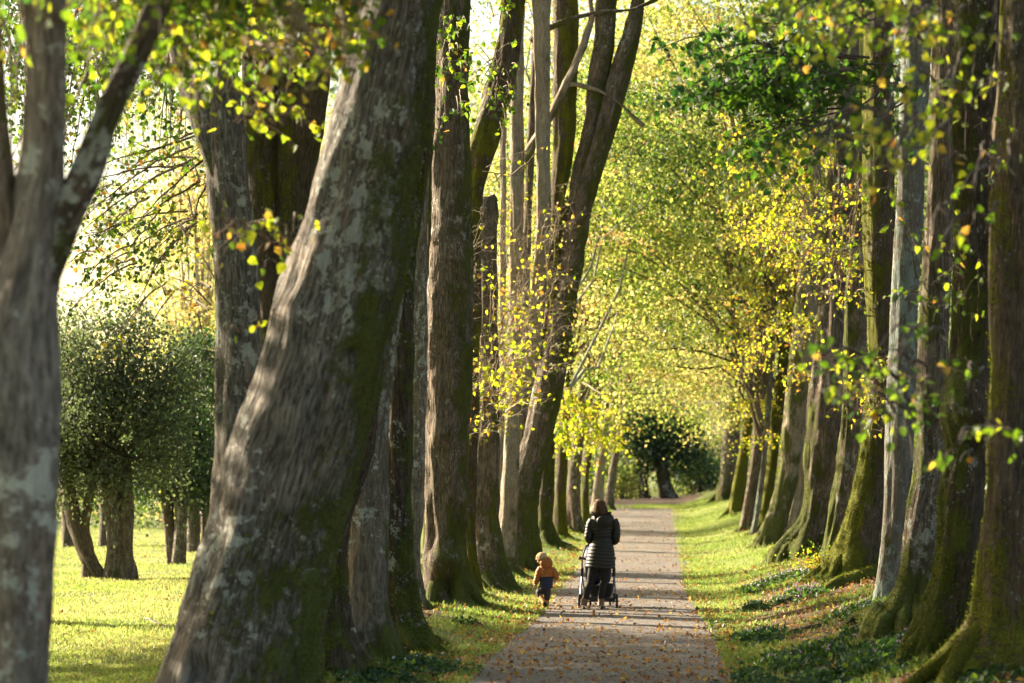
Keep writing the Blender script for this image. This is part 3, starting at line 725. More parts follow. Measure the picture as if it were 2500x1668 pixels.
# ================================================================== HANGING SPRAYS, LEFT
g0 = dict(lsize=0.062, gap=0.05, r0=0.012)
# blurred foliage across the top left
fill(L[0], 75, 110, 520, -60, 210, 13, 16, up=560, mean=0.38, dens=0.85, **g0)
fill(L[0], 24, 0, 340, -80, 130, 10.8, 12.0, up=520, mean=0.36, dens=0.75, lsize=0.052, gap=0.05, r0=0.008)
fill(L[2], 26, 480, 800, -60, 240, 17, 21, up=420, mean=0.42, dens=0.8, rust=0.08, **g0)
fill(L[1], 64, 380, 820, -80, 150, 13, 17, up=560, mean=0.42, dens=0.85, rust=0.08, **g0)
fill(L[1], 20, 620, 880, 60, 190, 12.5, 14.5, src=(560, 60, 14), mean=0.56, sd=0.12, dens=0.6, rust=0.2, maxl=0.9, sag=0.03, **g0)
fill(L[2], 9, 360, 480, 170, 300, 15, 17.5, src=(420, -60, 17), mean=0.58, sd=0.1, dens=0.55, maxl=0.8, rust=0.05, **g0)
fill(L[2], 16, 500, 700, 180, 290, 15, 17, src=(740, 350, 18), mean=0.56, sd=0.12, dens=0.6, maxl=0.8, rust=0.1, **g0)
fill(L[1], 16, 480, 700, 470, 620, 15, 17, src=(700, 600, 18), mean=0.5, sd=0.14, dens=0.55, maxl=0.7, rust=0.2, **g0)
fill(L[1], 3, 480, 640, 640, 790, 14, 17, src=(640, 700, 18), mean=0.6, sd=0.16, dens=0.3, maxl=0.6, rust=0.4, **g0)
# fine drooping twigs before the bright gap
fill(L[2], 18, -30, 120, 0, 620, 24, 30, up=340, mean=0.26, dens=0.7, sub=0.22, lsize=0.06, gap=0.05, r0=0.012)
fill(L[2], 78, 110, 500, -40, 400, 24, 32, up=340, mean=0.24, dens=0.6, sub=0.22, lsize=0.058, gap=0.055, r0=0.018)
fill(L[2], 22, 150, 490, 330, 620, 26, 33, src=(520, 330, 26), mean=0.28, dens=0.42, rust=0.14, maxl=1.9, sag=0.05, sub=0.24, lsize=0.055, gap=0.07, r0=0.016)
fill(L[2], 16, 140, 410, 540, 740, 28, 33, src=(470, 480, 29), mean=0.22, dens=0.6, rust=0.05, maxl=1.6, lsize=0.058, gap=0.055, r0=0.014)
fill(L[0], 10, 0, 130, 60, 640, 13, 17, up=240, mean=0.3, dens=0.5, **g0)
fill(L[2], 4, 220, 500, 740, 890, 29, 32, src=(430, 600, 30), mean=0.7, sd=0.12, dens=0.22, rust=0.1, maxl=1.5, lsize=0.055, gap=0.08, r0=0.010)
fill(L[2], 14, 340, 500, 330, 780, 24, 30, src=(520, 700, 24), mean=0.7, sd=0.14, dens=0.5, rust=0.35, maxl=1.2, lsize=0.05, gap=0.06, r0=0.012)
# ivy-like lime shoots high on the red-brown and mossy trunks
fill(L[9], 38, 1000, 1090, 0, 330, 33.5, 36, src=(1040, 60, 36.5), mean=0.30, sd=0.14, dens=0.85, maxl=0.8, lsize=0.075, gap=0.05, r0=0.01)
fill(L[10], 26, 1080, 1200, -20, 330, 35, 38, src=(1140, 150, 37.5), mean=0.32, sd=0.14, dens=0.85, maxl=0.9, lsize=0.075, gap=0.05, r0=0.01, rust=0.0)
fill(L[6], 12, 965, 1010, -20, 330, 27, 28.5, src=(975, 120, 28.5), mean=0.2, sd=0.12, dens=0.9, maxl=0.5, lsize=0.06, gap=0.045, r0=0.008)
fill(L[10], 4, 1180, 1280, 330, 420, 36, 38, src=(1100, 430, 37.5), mean=0.62, sd=0.08, dens=0.45, maxl=1.2, lsize=0.07, gap=0.07, r0=0.009, sag=0.0)
# pale bare shoots with a few yellow leaves
for (T, n, x0, x1, y0, y1, d0, d1, src, dn) in (
        (L[9], 38, 960, 1130, 480, 760, 35.5, 37.5, (1030, 760, 37), 0.06),
        (L[9], 32, 940, 1120, 760, 1010, 35.5, 37.5, (1030, 1020, 37), 0.10),
        (L[11], 32, 1120, 1250, 600, 860, 39, 43, (1115, 880, 42), 0.14),
        (L[11], 32, 1090, 1240, 760, 1000, 38, 42, (1100, 1010, 41), 0.22),
        (L[13], 52, 1130, 1300, 380, 900, 43, 48, (1220, 880, 49), 0.10)):
    fill(T, n, x0, x1, y0, y1, d0, d1, src=src, mean=0.62, sd=0.10, dens=dn, rust=0.12, maxl=1.9, lsize=0.07, gap=0.07, r0=0.011, sub=0.24, spread=0.42, dl=-0.3, wig=0.09)
fill(L[11], 5, 1070, 1240, 780, 1040, 37, 39, src=(1000, 1000, 38), mean=0.64, sd=0.06, dens=0.7, maxl=1.3, lsize=0.08, gap=0.09, r0=0.008)
fill(L[13], 22, 1200, 1420, 930, 1070, 55, 68, src=(1250, 850, 58), mean=0.58, sd=0.12, dens=0.9, maxl=2.0, lsize=0.10, gap=0.07, r0=0.02)

# ================================================================== HANGING SPRAYS, RIGHT
fill(R[2], 20, 1500, 1760, 80, 260, 21, 24, src=(2000, 130, 24), mean=0.08, sd=0.08, dens=0.9, rust=0, maxl=1.7, lsize=0.07, gap=0.045, r0=0.016, sub=0.2)
fill(R[2], 22, 1640, 1900, 180, 440, 20, 24, src=(2100, 180, 24), mean=0.14, sd=0.10, dens=0.85, rust=0.01, maxl=1.6, lsize=0.07, gap=0.05, r0=0.014, sub=0.22)
fill(R[2], 20, 1620, 1950, -60, 120, 17, 22, src=(2200, -60, 22), mean=0.30, sd=0.14, dens=0.8, rust=0.03, maxl=1.6, lsize=0.066, gap=0.05, r0=0.014)
fill(R[1], 26, 1660, 2060, -60, 180, 13, 16, src=(2300, -160, 16), mean=0.45, sd=0.14, dens=0.65, rust=0.08, maxl=1.1, **g0)
fill(R[1], 18, 1800, 2090, 280, 470, 12.5, 14.5, src=(2150, 120, 15), mean=0.48, sd=0.12, dens=0.5, rust=0.1, maxl=0.8, **g0)
fill(R[0], 20, 2050, 2320, 20, 340, 13, 17, src=(2330, 60, 19), mean=0.48, sd=0.14, dens=0.4, rust=0.1, maxl=0.9, **g0)
fill(R[0], 12, 2100, 2320, 380, 620, 14, 16, src=(2320, 300, 17), mean=0.45, sd=0.14, dens=0.2, rust=0.15, maxl=0.8, **g0)
fill(R[0], 12, 1850, 2040, 800, 1000, 13, 15, src=(2230, 930, 17), mean=0.30, sd=0.14, dens=0.45, rust=0.12, maxl=1.2, **g0)
fill(R[0], 11, 2020, 2270, 700, 1120, 13, 15.5, src=(2300, 850, 18), mean=0.33, sd=0.12, dens=0.35, rust=0.08, maxl=0.9, **g0)
for (T, n, x0, x1, y0, y1, d0, d1, src, dn, mn) in (
        (R[6], 26, 1640, 1860, 260, 620, 38, 48, (1900, 500, 45), 0.45, 0.62),
        (R[8], 30, 1680, 1850, 480, 900, 48, 60, (1830, 760, 60), 0.5, 0.66),
        (R[6], 12, 1860, 1990, 380, 760, 36, 39, (1920, 700, 41), 0.22, 0.55),
        (R[8], 16, 1700, 1800, 860, 1060, 58, 72, (1800, 900, 66), 0.6, 0.6),
        (R[4], 8, 1960, 2080, 800, 1000, 33, 35, (2010, 850, 37), 0.2, 0.55)):
    fill(T, n, x0, x1, y0, y1, d0, d1, src=src, mean=mn, sd=0.12, dens=dn, rust=0.1, maxl=2.4, lsize=0.065, gap=0.06, r0=0.014, sub=0.22, spread=0.4, dl=0.1, wig=0.09)
# bare twigs clothing the nearest right trunks
fill(R[1], 18, 2040, 2320, 0, 850, 18, 22, src=(2230, 950, 23), mean=0.4, dens=0.5, maxl=1.3, r0=0.007, wig=0.08, gap=0.08, lsize=0.06)
for k, T in list(L.items())+list(R.items()):
    pass
for T in TREES:
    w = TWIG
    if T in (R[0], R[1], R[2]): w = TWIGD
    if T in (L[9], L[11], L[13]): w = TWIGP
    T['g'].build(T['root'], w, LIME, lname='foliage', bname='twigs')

# ================================================================== SHADE TREES OUTSIDE THE LEFT EDGE
for i, (x, y, lab, nn, rx) in enumerate(((-12.5, 20, 'broad lime standing on the lawn left of the nearest trunk', 260, 4.6), (-13.5, 29, 'round-headed lime on the lawn further left of the avenue', 190, 4.6), (-15.8, 36.5, 'tall lime on the lawn nearest the holm oaks', 170, 4.4))):
    root = thing('lime_tree', lab, 'tree', (x, y, 0), 'limes on the lawn')
    a = Acc(); stem(a, [(x, y, 10, 0.1), (x+0.1, y, 5, 0.25), (x, y, 1.5, 0.35), (x, y, -0.2, 0.45)], True, 24, 0.1, 70+i, gz=0); a.build('trunk', BARK['brown'], root)
    C = crown_clusters(x, y, (1.8, 2.2, 4.9)[i], (8.0, 9.5, 10.0)[i], rx, nn, 900+i); crown_mesh(root, C, 60, 0.6, 0.18, 0.45, 0.12, 0.05, LIME, 900+i)

# ================================================================== HOLM OAKS ON THE LAWN
def oak(label, d, stems, crown, n, seed, roots=(), mat=OAKL, ls=0.075, bark='brown', group='multi-stemmed holm oaks on the lawn', per=95, spr=0.22):
    cx = (stems[0][-1][0]+stems[0][-1][1])/2; X = (cx-CX)*d/F; gz = float(ground(X, d))
    root = thing('holm_oak', label, 'tree', (X, d, gz), group)
    for i, s in enumerate(stems):
        a = Acc(); c = prof(s, d+0.15*(i % 2)); c.append((c[-1][0], c[-1][1], gz-0.2, c[-1][3]*1.1))
        stem(a, c, True, 20, 0.08, seed+i, gz=gz, flare=0.25, mlow=0.1); a.build('trunk', BARK[bark], root)
    Cs = []
    for (px, py, rx, ry, m) in crown:
        c = P(px, py, d); k = d/F
        C = crown_clusters(c[0], c[1], c[2]-ry*k, c[2]+ry*k, rx*k, m, seed+40, ns=2.4, th=-0.05)
        Cs.append(C)
    C = np.concatenate(Cs)
    crown_mesh(root, C, per, spr, ls, 0.42, 0.16, 0, mat, seed, flat=0.45, up=0.1)
    a = Acc(); PL = []; r = np.random.default_rng(seed)
    for q in C[::7]:
        s = prof(stems[r.integers(len(stems))], d)[0][:3]; s = np.array(s); tt = np.linspace(0, 1, 6)[:, None]
        pl = s*(1-tt)+q*tt+r.normal(0, 0.06, (6, 3)); pl[0] = s; PL.append(pl)
    batch_tubes(a, PL, np.full(len(PL), 0.05), np.full(len(PL), 0.01), 5); a.build('branches', BARK[bark], root)
    return root
oak('broad grey-green holm oak with three splayed stems on the sunlit lawn', find_d(255, 1328),
    [[(215, 262, 1050), (235, 275, 1130), (245, 283, 1200), (247, 285, 1270), (240, 285, 1322)],
     [(135, 162, 1080), (145, 178, 1150), (160, 196, 1220), (190, 226, 1290), (212, 245, 1326)],
     [(272, 300, 1050), (278, 304, 1130), (276, 306, 1200), (278, 304, 1270), (272, 312, 1312)],
     [(205, 222, 1090), (192, 212, 1160), (185, 205, 1215), (190, 216, 1270)]],
    [(190, 970, 190, 120, 120), (240, 830, 130, 110, 75), (90, 1050, 130, 80, 45), (370, 930, 90, 110, 50), (160, 760, 90, 70, 30), (330, 1050, 80, 55, 24), (240, 1080, 110, 45, 24), (400, 800, 60, 80, 18), (300, 730, 50, 40, 10)], 1, 300, per=75, spr=0.31)
oak('smaller holm oak with two close stems, right of the broad one', find_d(402, 1295),
    [[(395, 425, 1080), (400, 430, 1150), (402, 428, 1220), (398, 425, 1290)], [(370, 395, 1100), (372, 398, 1160), (378, 402, 1220), (384, 412, 1294)]],
    [(425, 1010, 120, 110, 95), (460, 880, 100, 110, 60), (360, 1090, 70, 50, 25), (470, 1100, 60, 50, 20)], 1, 320, mat=DARKL, ls=0.08)
oak('far holm oak with a stem leaning left, glimpsed beside the nearest trunk', find_d(165, 1255),
    [[(132, 158, 1120), (140, 168, 1170), (145, 185, 1250)], [(225, 245, 1120), (228, 248, 1180), (228, 250, 1235)]],
    [(170, 1010, 150, 130, 90)], 1, 340)
oak('far slim holm oak standing against the leaning trunk', find_d(442, 1268),
    [[(432, 452, 1100), (430, 456, 1180), (428, 460, 1265)], [(466, 486, 1100), (464, 480, 1180), (462, 484, 1262)]],
    [(480, 1030, 130, 110, 80)], 1, 360, mat=DARKL)

# ================================================================== OLD TREE AND SHRUBS AT THE END OF THE PATH
de = 124
oak('ancient dark tree with a hollow trunk closing the far end of the path', de,
    [[(1455, 1492, 1000), (1452, 1490, 1060), (1448, 1486, 1110), (1440, 1490, 1146)],
     [(1496, 1530, 1000), (1502, 1532, 1060), (1508, 1540, 1110), (1512, 1556, 1146)], [(1400, 1408, 1080), (1404, 1412, 1110), (1396, 1412, 1148)]],
    [(1475, 1000, 62, 55, 60), (1500, 950, 90, 55, 60), (1560, 1020, 70, 55, 50), (1430, 960, 50, 40, 25)], 1, 380, mat=DARKL, ls=0.17, bark='dark', group='trees at the end of the path', per=70, spr=0.5)
def shrub(label, px, py, d, rx, ry, n, mat, mean, seed, ls=0.15, name='shrub', per=60, spr=0.4, grp='shrubs beyond the path end'):
    c = P(px, py, d); k = d/F; gz = float(ground(c[0], d))
    root = thing(name, label, 'shrub', (c[0], d, gz), grp)
    C = crown_clusters(c[0], d, max(gz+0.15, c[2]-ry*k), c[2]+ry*k, rx*k, n, seed, bottom=0.4)
    crown_mesh(root, C, per, spr, ls, mean, 0.16, 0.02, mat, seed, name='leaves', flat=0.4, up=0.2)
    a = Acc(); r = np.random.default_rng(seed); PL = []
    for q in C[::3]:
        s = np.array((c[0]+r.normal(0, rx*k*0.2), d+r.normal(0, 0.4), gz-0.1)); tt = np.linspace(0, 1, 6)[:, None]
        pl = s*(1-tt)+q*tt+r.normal(0, 0.1, (6, 3)); pl[0] = s; PL.append(pl)
    batch_tubes(a, PL, np.full(len(PL), 0.05), np.full(len(PL), 0.012), 5); a.build('stems', BARK['brown'], root)
    return root
shrub('dark rounded shrub right of the ancient tree', 1600, 1090, 127, 60, 60, 60, DARKL, 0.45, 401)
shrub('grey-green bush behind the far right trunks', 1650, 1070, 132, 70, 75, 60, OAKL, 0.6, 402)
shrub('low yellow-green bush left of the ancient tree', 1422, 1090, 120, 30, 55, 36, FARL, 0.4, 403)
shrub('dark bush at the left of the path end', 1385, 1090, 130, 60, 60, 50, DARKL, 0.5, 404)
shrub('light green sapling between the ancient tree and the last right trunk', 1600, 1065, 126, 30, 45, 14, FARL, 0.4, 405, ls=0.13)

shrub('tall golden tree catching the sun behind the pale forked trunk', 450, 560, 78, 100, 330, 150, FARL, 0.78, 406, ls=0.11, name='golden_tree', per=45, spr=0.5, grp='trees beyond the lawn')
bpy.data.objects['golden_tree']['category'] = 'tree'

# ================================================================== FAR WOODS
def wood(name, label, boxes, mat, mean, seed, ls, per, spr, rust=0.04, flat=0.3, layer=0, th=-0.30):
    r = np.random.default_rng(seed); Cs = []
    for (x0, x1, y0, y1, z0, z1, n) in boxes:
        p = np.stack([r.uniform(x0, x1, n*4), r.uniform(y0, y1, n*4), r.uniform(z0, z1, n*4)], -1)
        k = p[:, 2] < z1*(0.80+0.2*vnoise(p[:, 0]*0.14, p[:, 1]*0.1, 0, seed))
        k &= vnoise(p[:, 0]*0.3, p[:, 1]*0.2, p[:, 2]*0.42, seed+1) > th
        Cs += list(p[k][:n])
    o = crown_mesh(None, np.array(Cs), per, spr, ls, mean, 0.15, rust, mat, seed, name=name, flat=flat, up=0.3, layer=layer)
    tag(o, label, 'woodland', kind='stuff'); return o
wood('far_woodland', 'hazy yellow-green woodland closing the view beyond the avenue',
     [(-22, 34, 136, 172, 1.0, 34, 1700)], FARL, 0.50, 31, 0.21, 95, 1.15, 0.04, 0.08, 1.9, -0.12)
wood('far_woodland', 'dark green backing woodland added so gaps in the sunlit trees at the end look dark',  # dark leaves added as backing, so foliage gaps read as shade
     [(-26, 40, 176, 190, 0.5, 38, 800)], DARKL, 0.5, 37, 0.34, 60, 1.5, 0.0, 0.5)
wood('far_woodland', 'green-gold woodland seen high between the left trunks',
     [(-27, -10, 104, 138, 2.0, 34, 1000)], FARL, 0.50, 36, 0.18, 75, 0.9, 0.04, 0.09, 1.5, -0.15)
wood('far_woodland', 'pale sunlit woodland beyond the lawn on the left',
     [(-62, -19, 104, 150, 0.5, 12.0, 800), (-26, -16, 100, 120, 8, 17.0, 100), (-45, -12, 92, 100, 0.2, 3.0, 120)], FARL, 0.36, 32, 0.2, 42, 0.9, 0.12, 0.35)
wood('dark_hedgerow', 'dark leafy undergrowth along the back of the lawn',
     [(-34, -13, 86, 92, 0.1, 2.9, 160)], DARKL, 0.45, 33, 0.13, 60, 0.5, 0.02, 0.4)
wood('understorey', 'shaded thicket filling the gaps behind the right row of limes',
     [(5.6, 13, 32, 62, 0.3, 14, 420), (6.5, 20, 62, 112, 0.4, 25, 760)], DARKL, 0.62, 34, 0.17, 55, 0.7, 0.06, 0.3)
wood('understorey', 'brown-green thicket glimpsed behind the left row of limes',
     [(-12, -7.5, 72, 92, 0.4, 12, 120)], FARL, 0.45, 35, 0.14, 55, 0.6, 0.15, 0.3)

# ================================================================== GROUND
def sheet(name, xs, ys, fz, mat, kind='structure'):
    Xg, Yg = np.meshgrid(xs, ys); Z = fz(Xg, Yg)
    V = np.stack([Xg, Yg, Z], -1).reshape(-1, 3); f = grid_faces(len(ys), len(xs), False)
    o = mesh_obj(name, V, f.ravel(), np.arange(len(f))*4, mat); o['kind'] = kind; return o

t = NT('ground_turf'); tc = t.n('ShaderNodeTexCoord'); oc = tc.outputs['Object']
sep = t.n('ShaderNodeSeparateXYZ'); t.l(oc, sep.inputs[0])
n1 = t.noise(t.map(oc, (1, 0.7, 1)), 1.3, 6, 0.7); n2 = t.noise(oc, 9.0, 5, 0.7); n3 = t.noise(oc, 45.0, 3, 0.7)
grs = t.ramp(n2, [(0.3, (0.12, 0.15, 0.035)), (0.7, (0.22, 0.24, 0.065))])
soil = t.ramp(n3, [(0.3, (0.055, 0.036, 0.022)), (0.7, (0.15, 0.095, 0.05))])
# bare leaf-strewn soil under the right row, close by, and at the trunk feet
xr = sep.outputs[0]; yr = sep.outputs[1]
bare = t.math('MULTIPLY', t.math('MULTIPLY', t.math('SUBTRACT', xr, 0.5), 0.75, clamp=True), t.math('MULTIPLY', t.math('SUBTRACT', 50.0, yr), 0.05, clamp=True))
farr = t.math('MULTIPLY', t.math('SUBTRACT', xr, 3.0), 0.6, clamp=True)
leftf = t.math('MULTIPLY', t.math('SUBTRACT', 1.0, t.math('ABSOLUTE', t.math('ADD', xr, 3.3))), 0.75, clamp=True)
b = t.math('MAXIMUM', t.math('MAXIMUM', bare, farr), leftf)
bm = t.math('ADD', t.math('MULTIPLY', b, 0.62), t.math('MULTIPLY', t.math('ADD', n1, t.math('MULTIPLY', n2, 0.4)), 0.7))
t.bsdf(t.mix(t.ramp(bm, [(0.62, (0, 0, 0)), (0.82, (1, 1, 1))]), grs, soil), 0.95, t.math('ADD', n2, n3), 0.8, 0.03)
xs = np.concatenate([[-900, -400, -200, -100, -70, -50, -38, -30, -25], np.arange(-22, -4.5, 0.35), np.arange(-4.5, 5.5, 0.12), np.arange(5.5, 12, 0.4), [14, 18, 25, 40, 70, 120, 250, 500, 900]])
ys = np.concatenate([[-60, -30, -12, -4, 0, 4, 8, 11], np.arange(13, 60, 0.16), np.arange(60, 130, 0.45), [135, 142, 150, 165, 190, 230, 300, 450, 700, 1200]])
sheet('ground', xs, ys, ground, t.m)

# the gravel path
t = NT('path_gravel'); tc = t.n('ShaderNodeTexCoord'); oc = tc.outputs['Object']
v = t.n('ShaderNodeTexVoronoi'); v.inputs['Scale'].default_value = 55; t.l(oc, v.inputs['Vector'])
v2 = t.n('ShaderNodeTexVoronoi'); v2.inputs['Scale'].default_value = 22; t.l(oc, v2.inputs['Vector'])
nb = t.noise(oc, 1.1, 5, 0.6); nf = t.noise(oc, 90, 3, 0.7); nm = t.noise(oc, 7, 5, 0.7)
c = t.ramp(v.outputs['Color'], [(0.1, (0.10, 0.088, 0.076)), (0.6, (0.225, 0.20, 0.175)), (1.0, (0.40, 0.36, 0.32))])
c = t.mix(t.ramp(nb, [(0.42, (0, 0, 0)), (0.66, (0.55, 0.55, 0.55))]), c, (0.12, 0.094, 0.074))
c = t.mix(t.ramp(nm, [(0.55, (0, 0, 0)), (0.7, (0.6, 0.6, 0.6))]), c, (0.15, 0.105, 0.075))
t.bsdf(c, 0.9, t.math('ADD', v.outputs[0], t.math('MULTIPLY', t.math('ADD', v2.outputs[0], nf), 0.5)), 0.9, 0.02, 0.25)
ys = np.concatenate([np.arange(-10, 12, 1.0), np.arange(12, 60, 0.12), np.arange(60, 94, 0.4)])
u = np.linspace(0, 1, 30)
el = edge_l(ys)+0.13*vnoise(ys*0.35, 0, 0, 41)+0.10*vnoise(ys*1.7, 0, 0, 42)+0.04*vnoise(ys*5, 0, 0, 47)
er = edge_r(ys)+0.11*vnoise(ys*0.35, 5, 0, 43)+0.09*vnoise(ys*1.7, 5, 0, 44)+0.04*vnoise(ys*5, 0, 0, 48)+0.10*ss((ys-60)/30)
Xp = el[:, None]*(1-u)+er[:, None]*u; Yp = np.broadcast_to(ys[:, None], Xp.shape)
Zp = ground(Xp, Yp)+0.012+0.012*np.sin(u*math.pi)[None]+0.006*vnoise(Xp*2, Yp*1.3, 0, 45)
Zp[:, 0] -= 0.03; Zp[:, -1] -= 0.03
f = grid_faces(len(ys), len(u), False)
o = mesh_obj('path', np.stack([Xp, Yp, Zp], -1).reshape(-1, 3), f.ravel(), np.arange(len(f))*4, t.m); o['kind'] = 'structure'

# leaf-littered earth round the old tree at the end
t = NT('litter_earth'); tc = t.n('ShaderNodeTexCoord')
t.bsdf(t.ramp(t.noise(tc.outputs['Object'], 4.0, 6, 0.75), [(0.3, (0.045, 0.030, 0.022)), (0.55, (0.12, 0.075, 0.05)), (0.75, (0.26, 0.16, 0.09))]), 0.95)
xs = np.linspace(-4.5, 2.8, 60); ys = np.linspace(101, 134, 60)
def fz(x, y): return ground(x, y)+0.05-0.12*ss((np.hypot((x+0.6)/3.0, (y-119)/16)-0.8)/0.25)
sheet('leaf_litter_bed', xs, ys, fz, t.m)

# ------------------------------------------------------------------ grass
def grass(name, label, pts, h, w, mean, seed):
    r = np.random.default_rng(seed); N = len(pts)
    an = r.uniform(0, 2*math.pi, N); hh = h*r.uniform(0.5, 1.3, N); ww = w*r.uniform(0.7, 1.3, N)
    le = r.normal(0, 0.45, (N, 2))*hh[:, None]
    dx = np.stack([np.cos(an), np.sin(an), np.zeros(N)], -1)*ww[:, None]*0.5
    top = pts+np.concatenate([le, hh[:, None]], 1); mid = pts+np.concatenate([le*0.35, hh[:, None]*0.6], 1)
    V = np.stack([pts-dx, pts+dx, mid+dx*0.8, top, mid-dx*0.8], 1).reshape(-1, 3)
    Lp = (np.arange(N)[:, None]*5+np.arange(5)[None]).ravel()
    hue = np.clip(r.normal(mean, 0.18, N)+0.3*vnoise(pts[:, 0]*0.7, pts[:, 1]*0.5, 0, 77), 0, 1)
    o = mesh_obj(name, V, Lp, np.arange(N)*5, GRASS, fattr={'hue': hue}, smooth=False)
    tag(o, label, 'grass', kind='stuff')
def scatter(n, x0, x1, y0, y1, dens, seed, power=1.6):
    r = np.random.default_rng(seed)
    y = (r.random(n)*(y1**(1-power)-y0**(1-power))+y0**(1-power))**(1/(1-power))
    x0 = x0(y) if callable(x0) else x0; x1 = x1(y) if callable(x1) else x1
    x = x0+(x1-x0)*r.random(n)
    k = r.random(n) < dens(x, y); x, y = x[k], y[k]
    return np.stack([x, y, ground(x, y)-0.004], -1)
pL = scatter(90000, -3.7, lambda y: edge_l(y)+0.2, 19, 95, lambda x, y: ss((x+3.5)/1.0)*(0.12+0.88*ss(vnoise(x*1.5, y*0.9, 0, 51)*1.3+0.6)), 61)
pR = scatter(120000, lambda y: edge_r(y)-0.18, 3.4, 19, 96, lambda x, y: np.clip(1.0-ss((x-0.4)/1.3)*ss((46-y)/12)*0.93+0.5*(vnoise(x*1.6, y*1.1, 0, 58) > 0.25), 0, 1)*(1-0.8*ss((x-2.6)/0.7))*(0.3+0.7*ss(vnoise(x*1.2, y*0.8, 0, 52)+0.7)), 62)
grass('grass', 'short sunlit grass on the strip between the left trunks and the path', pL, 0.06, 0.011, 0.40, 71)
grass('grass', 'green grass sloping up from the path to the right trunks', pR, 0.06, 0.011, 0.40, 72)
tp = []; rt = np.random.default_rng(66)
for T in TREES:
    if T['d'] < 75:
        m_ = 700; an_ = rt.uniform(0, 2*math.pi, m_); rd_ = T['c'][-1][3]*(1.0+0.35*vnoise(np.cos(an_)*2, np.sin(an_)*2, T['d'], 67))+0.04+np.abs(rt.normal(0, 0.22, m_))
        x_ = T['X']+np.cos(an_)*rd_; y_ = T['d']+np.sin(an_)*rd_; k_ = vnoise(x_*2.2, y_*2.2, 0, 68) > -0.15; tp.append(np.stack([x_, y_, ground(x_, y_)-0.004], -1)[k_])
grass('grass_tufts', 'longer grass tufts growing up against the trunk bases', np.concatenate(tp), 0.10, 0.011, 0.32, 75)
pM = scatter(9000, -1.0, 2.2, 92.5, 101, lambda x, y: np.ones_like(x), 64, 1.01)
grass('grass', 'bright strip of grass across the end of the path', pM, 0.09, 0.03, 0.5, 74)
pW = scatter(150000, lambda y: -0.285*y-0.6, lambda y: np.minimum(-0.15*y, -3.3), 22, 90, lambda x, y: 0.4+0.6*ss(vnoise(x*0.7, y*0.5, 0, 53)+0.7), 63)
grass('grass', 'wide sunlit lawn between the avenue and the holm oaks', pW, 0.05, 0.014, 0.64, 73)

# ------------------------------------------------------------------ fallen leaves
r = np.random.default_rng(91)
n = 8000; y = (r.random(n)*(100**-1.2-18**-1.2)+18**-1.2)**(1/-1.2); x = r.uniform(-2.5, 1.3, n)
k = r.random(n) < 0.35+0.65*ss(vnoise(x*0.9, y*0.5, 0, 92)+0.6)+0.4*np.exp(-((x-0.7)/0.3)**2); x, y = x[k], y[k]
n2 = 9500; y2 = r.uniform(18.5, 47, n2); x2 = r.uniform(0.6, 4.2, n2); k = r.random(n2) < ss((x2-0.4)/2.5)*0.9+0.12; x2, y2 = x2[k], y2[k]
n3 = 1500; y3 = r.uniform(20, 62, n3); x3 = r.uniform(-4.0, -1.8, n3)
n4 = 350; y4 = r.uniform(22, 60, n4); x4 = r.uniform(-0.27, -0.17, n4)*y4
bx, by = [], []
for T in TREES:
    if T['d'] < 70:
        m_ = 70; an_ = r.uniform(0, 2*math.pi, m_); rd_ = T['c'][-1][3]*1.15+np.abs(r.normal(0, 0.35, m_)); bx.append(T['X']+np.cos(an_)*rd_); by.append(T['d']+np.sin(an_)*rd_)
# drifts gathered along both edges of the path
ye = r.uniform(19, 60, 2600); ye = 19+(ye-19)**1.0; sd_ = r.random(2600) < 0.5
xe = np.where(sd_, edge_r(ye)-0.02, edge_l(ye)+0.05)+r.normal(0, 0.10, 2600); ke = vnoise(xe*0.2, ye*1.3, 0, 97) > -0.1
x = np.concatenate([x, x2, x3, x4, xe[ke]]+bx); y = np.concatenate([y, y2, y3, y4, ye[ke]]+by)
z = ground(x, y)+np.where((x > edge_l(y)) & (x < edge_r(y)), 0.026, np.where(x > 0.6, 0.02, 0.045))+r.uniform(0, 0.012, len(x))
o = leaf_mesh('fallen_leaves', np.stack([x, y, z], -1), r.uniform(0.022, 0.056, len(x)), np.clip(r.normal(0.52, 0.27, len(x)), 0, 1), LITTER, None, HEART, up=1.6, down=0.0, r=r)
tag(o, 'brown and yellow leaves scattered over the path and banks', 'fallen leaves', kind='stuff')

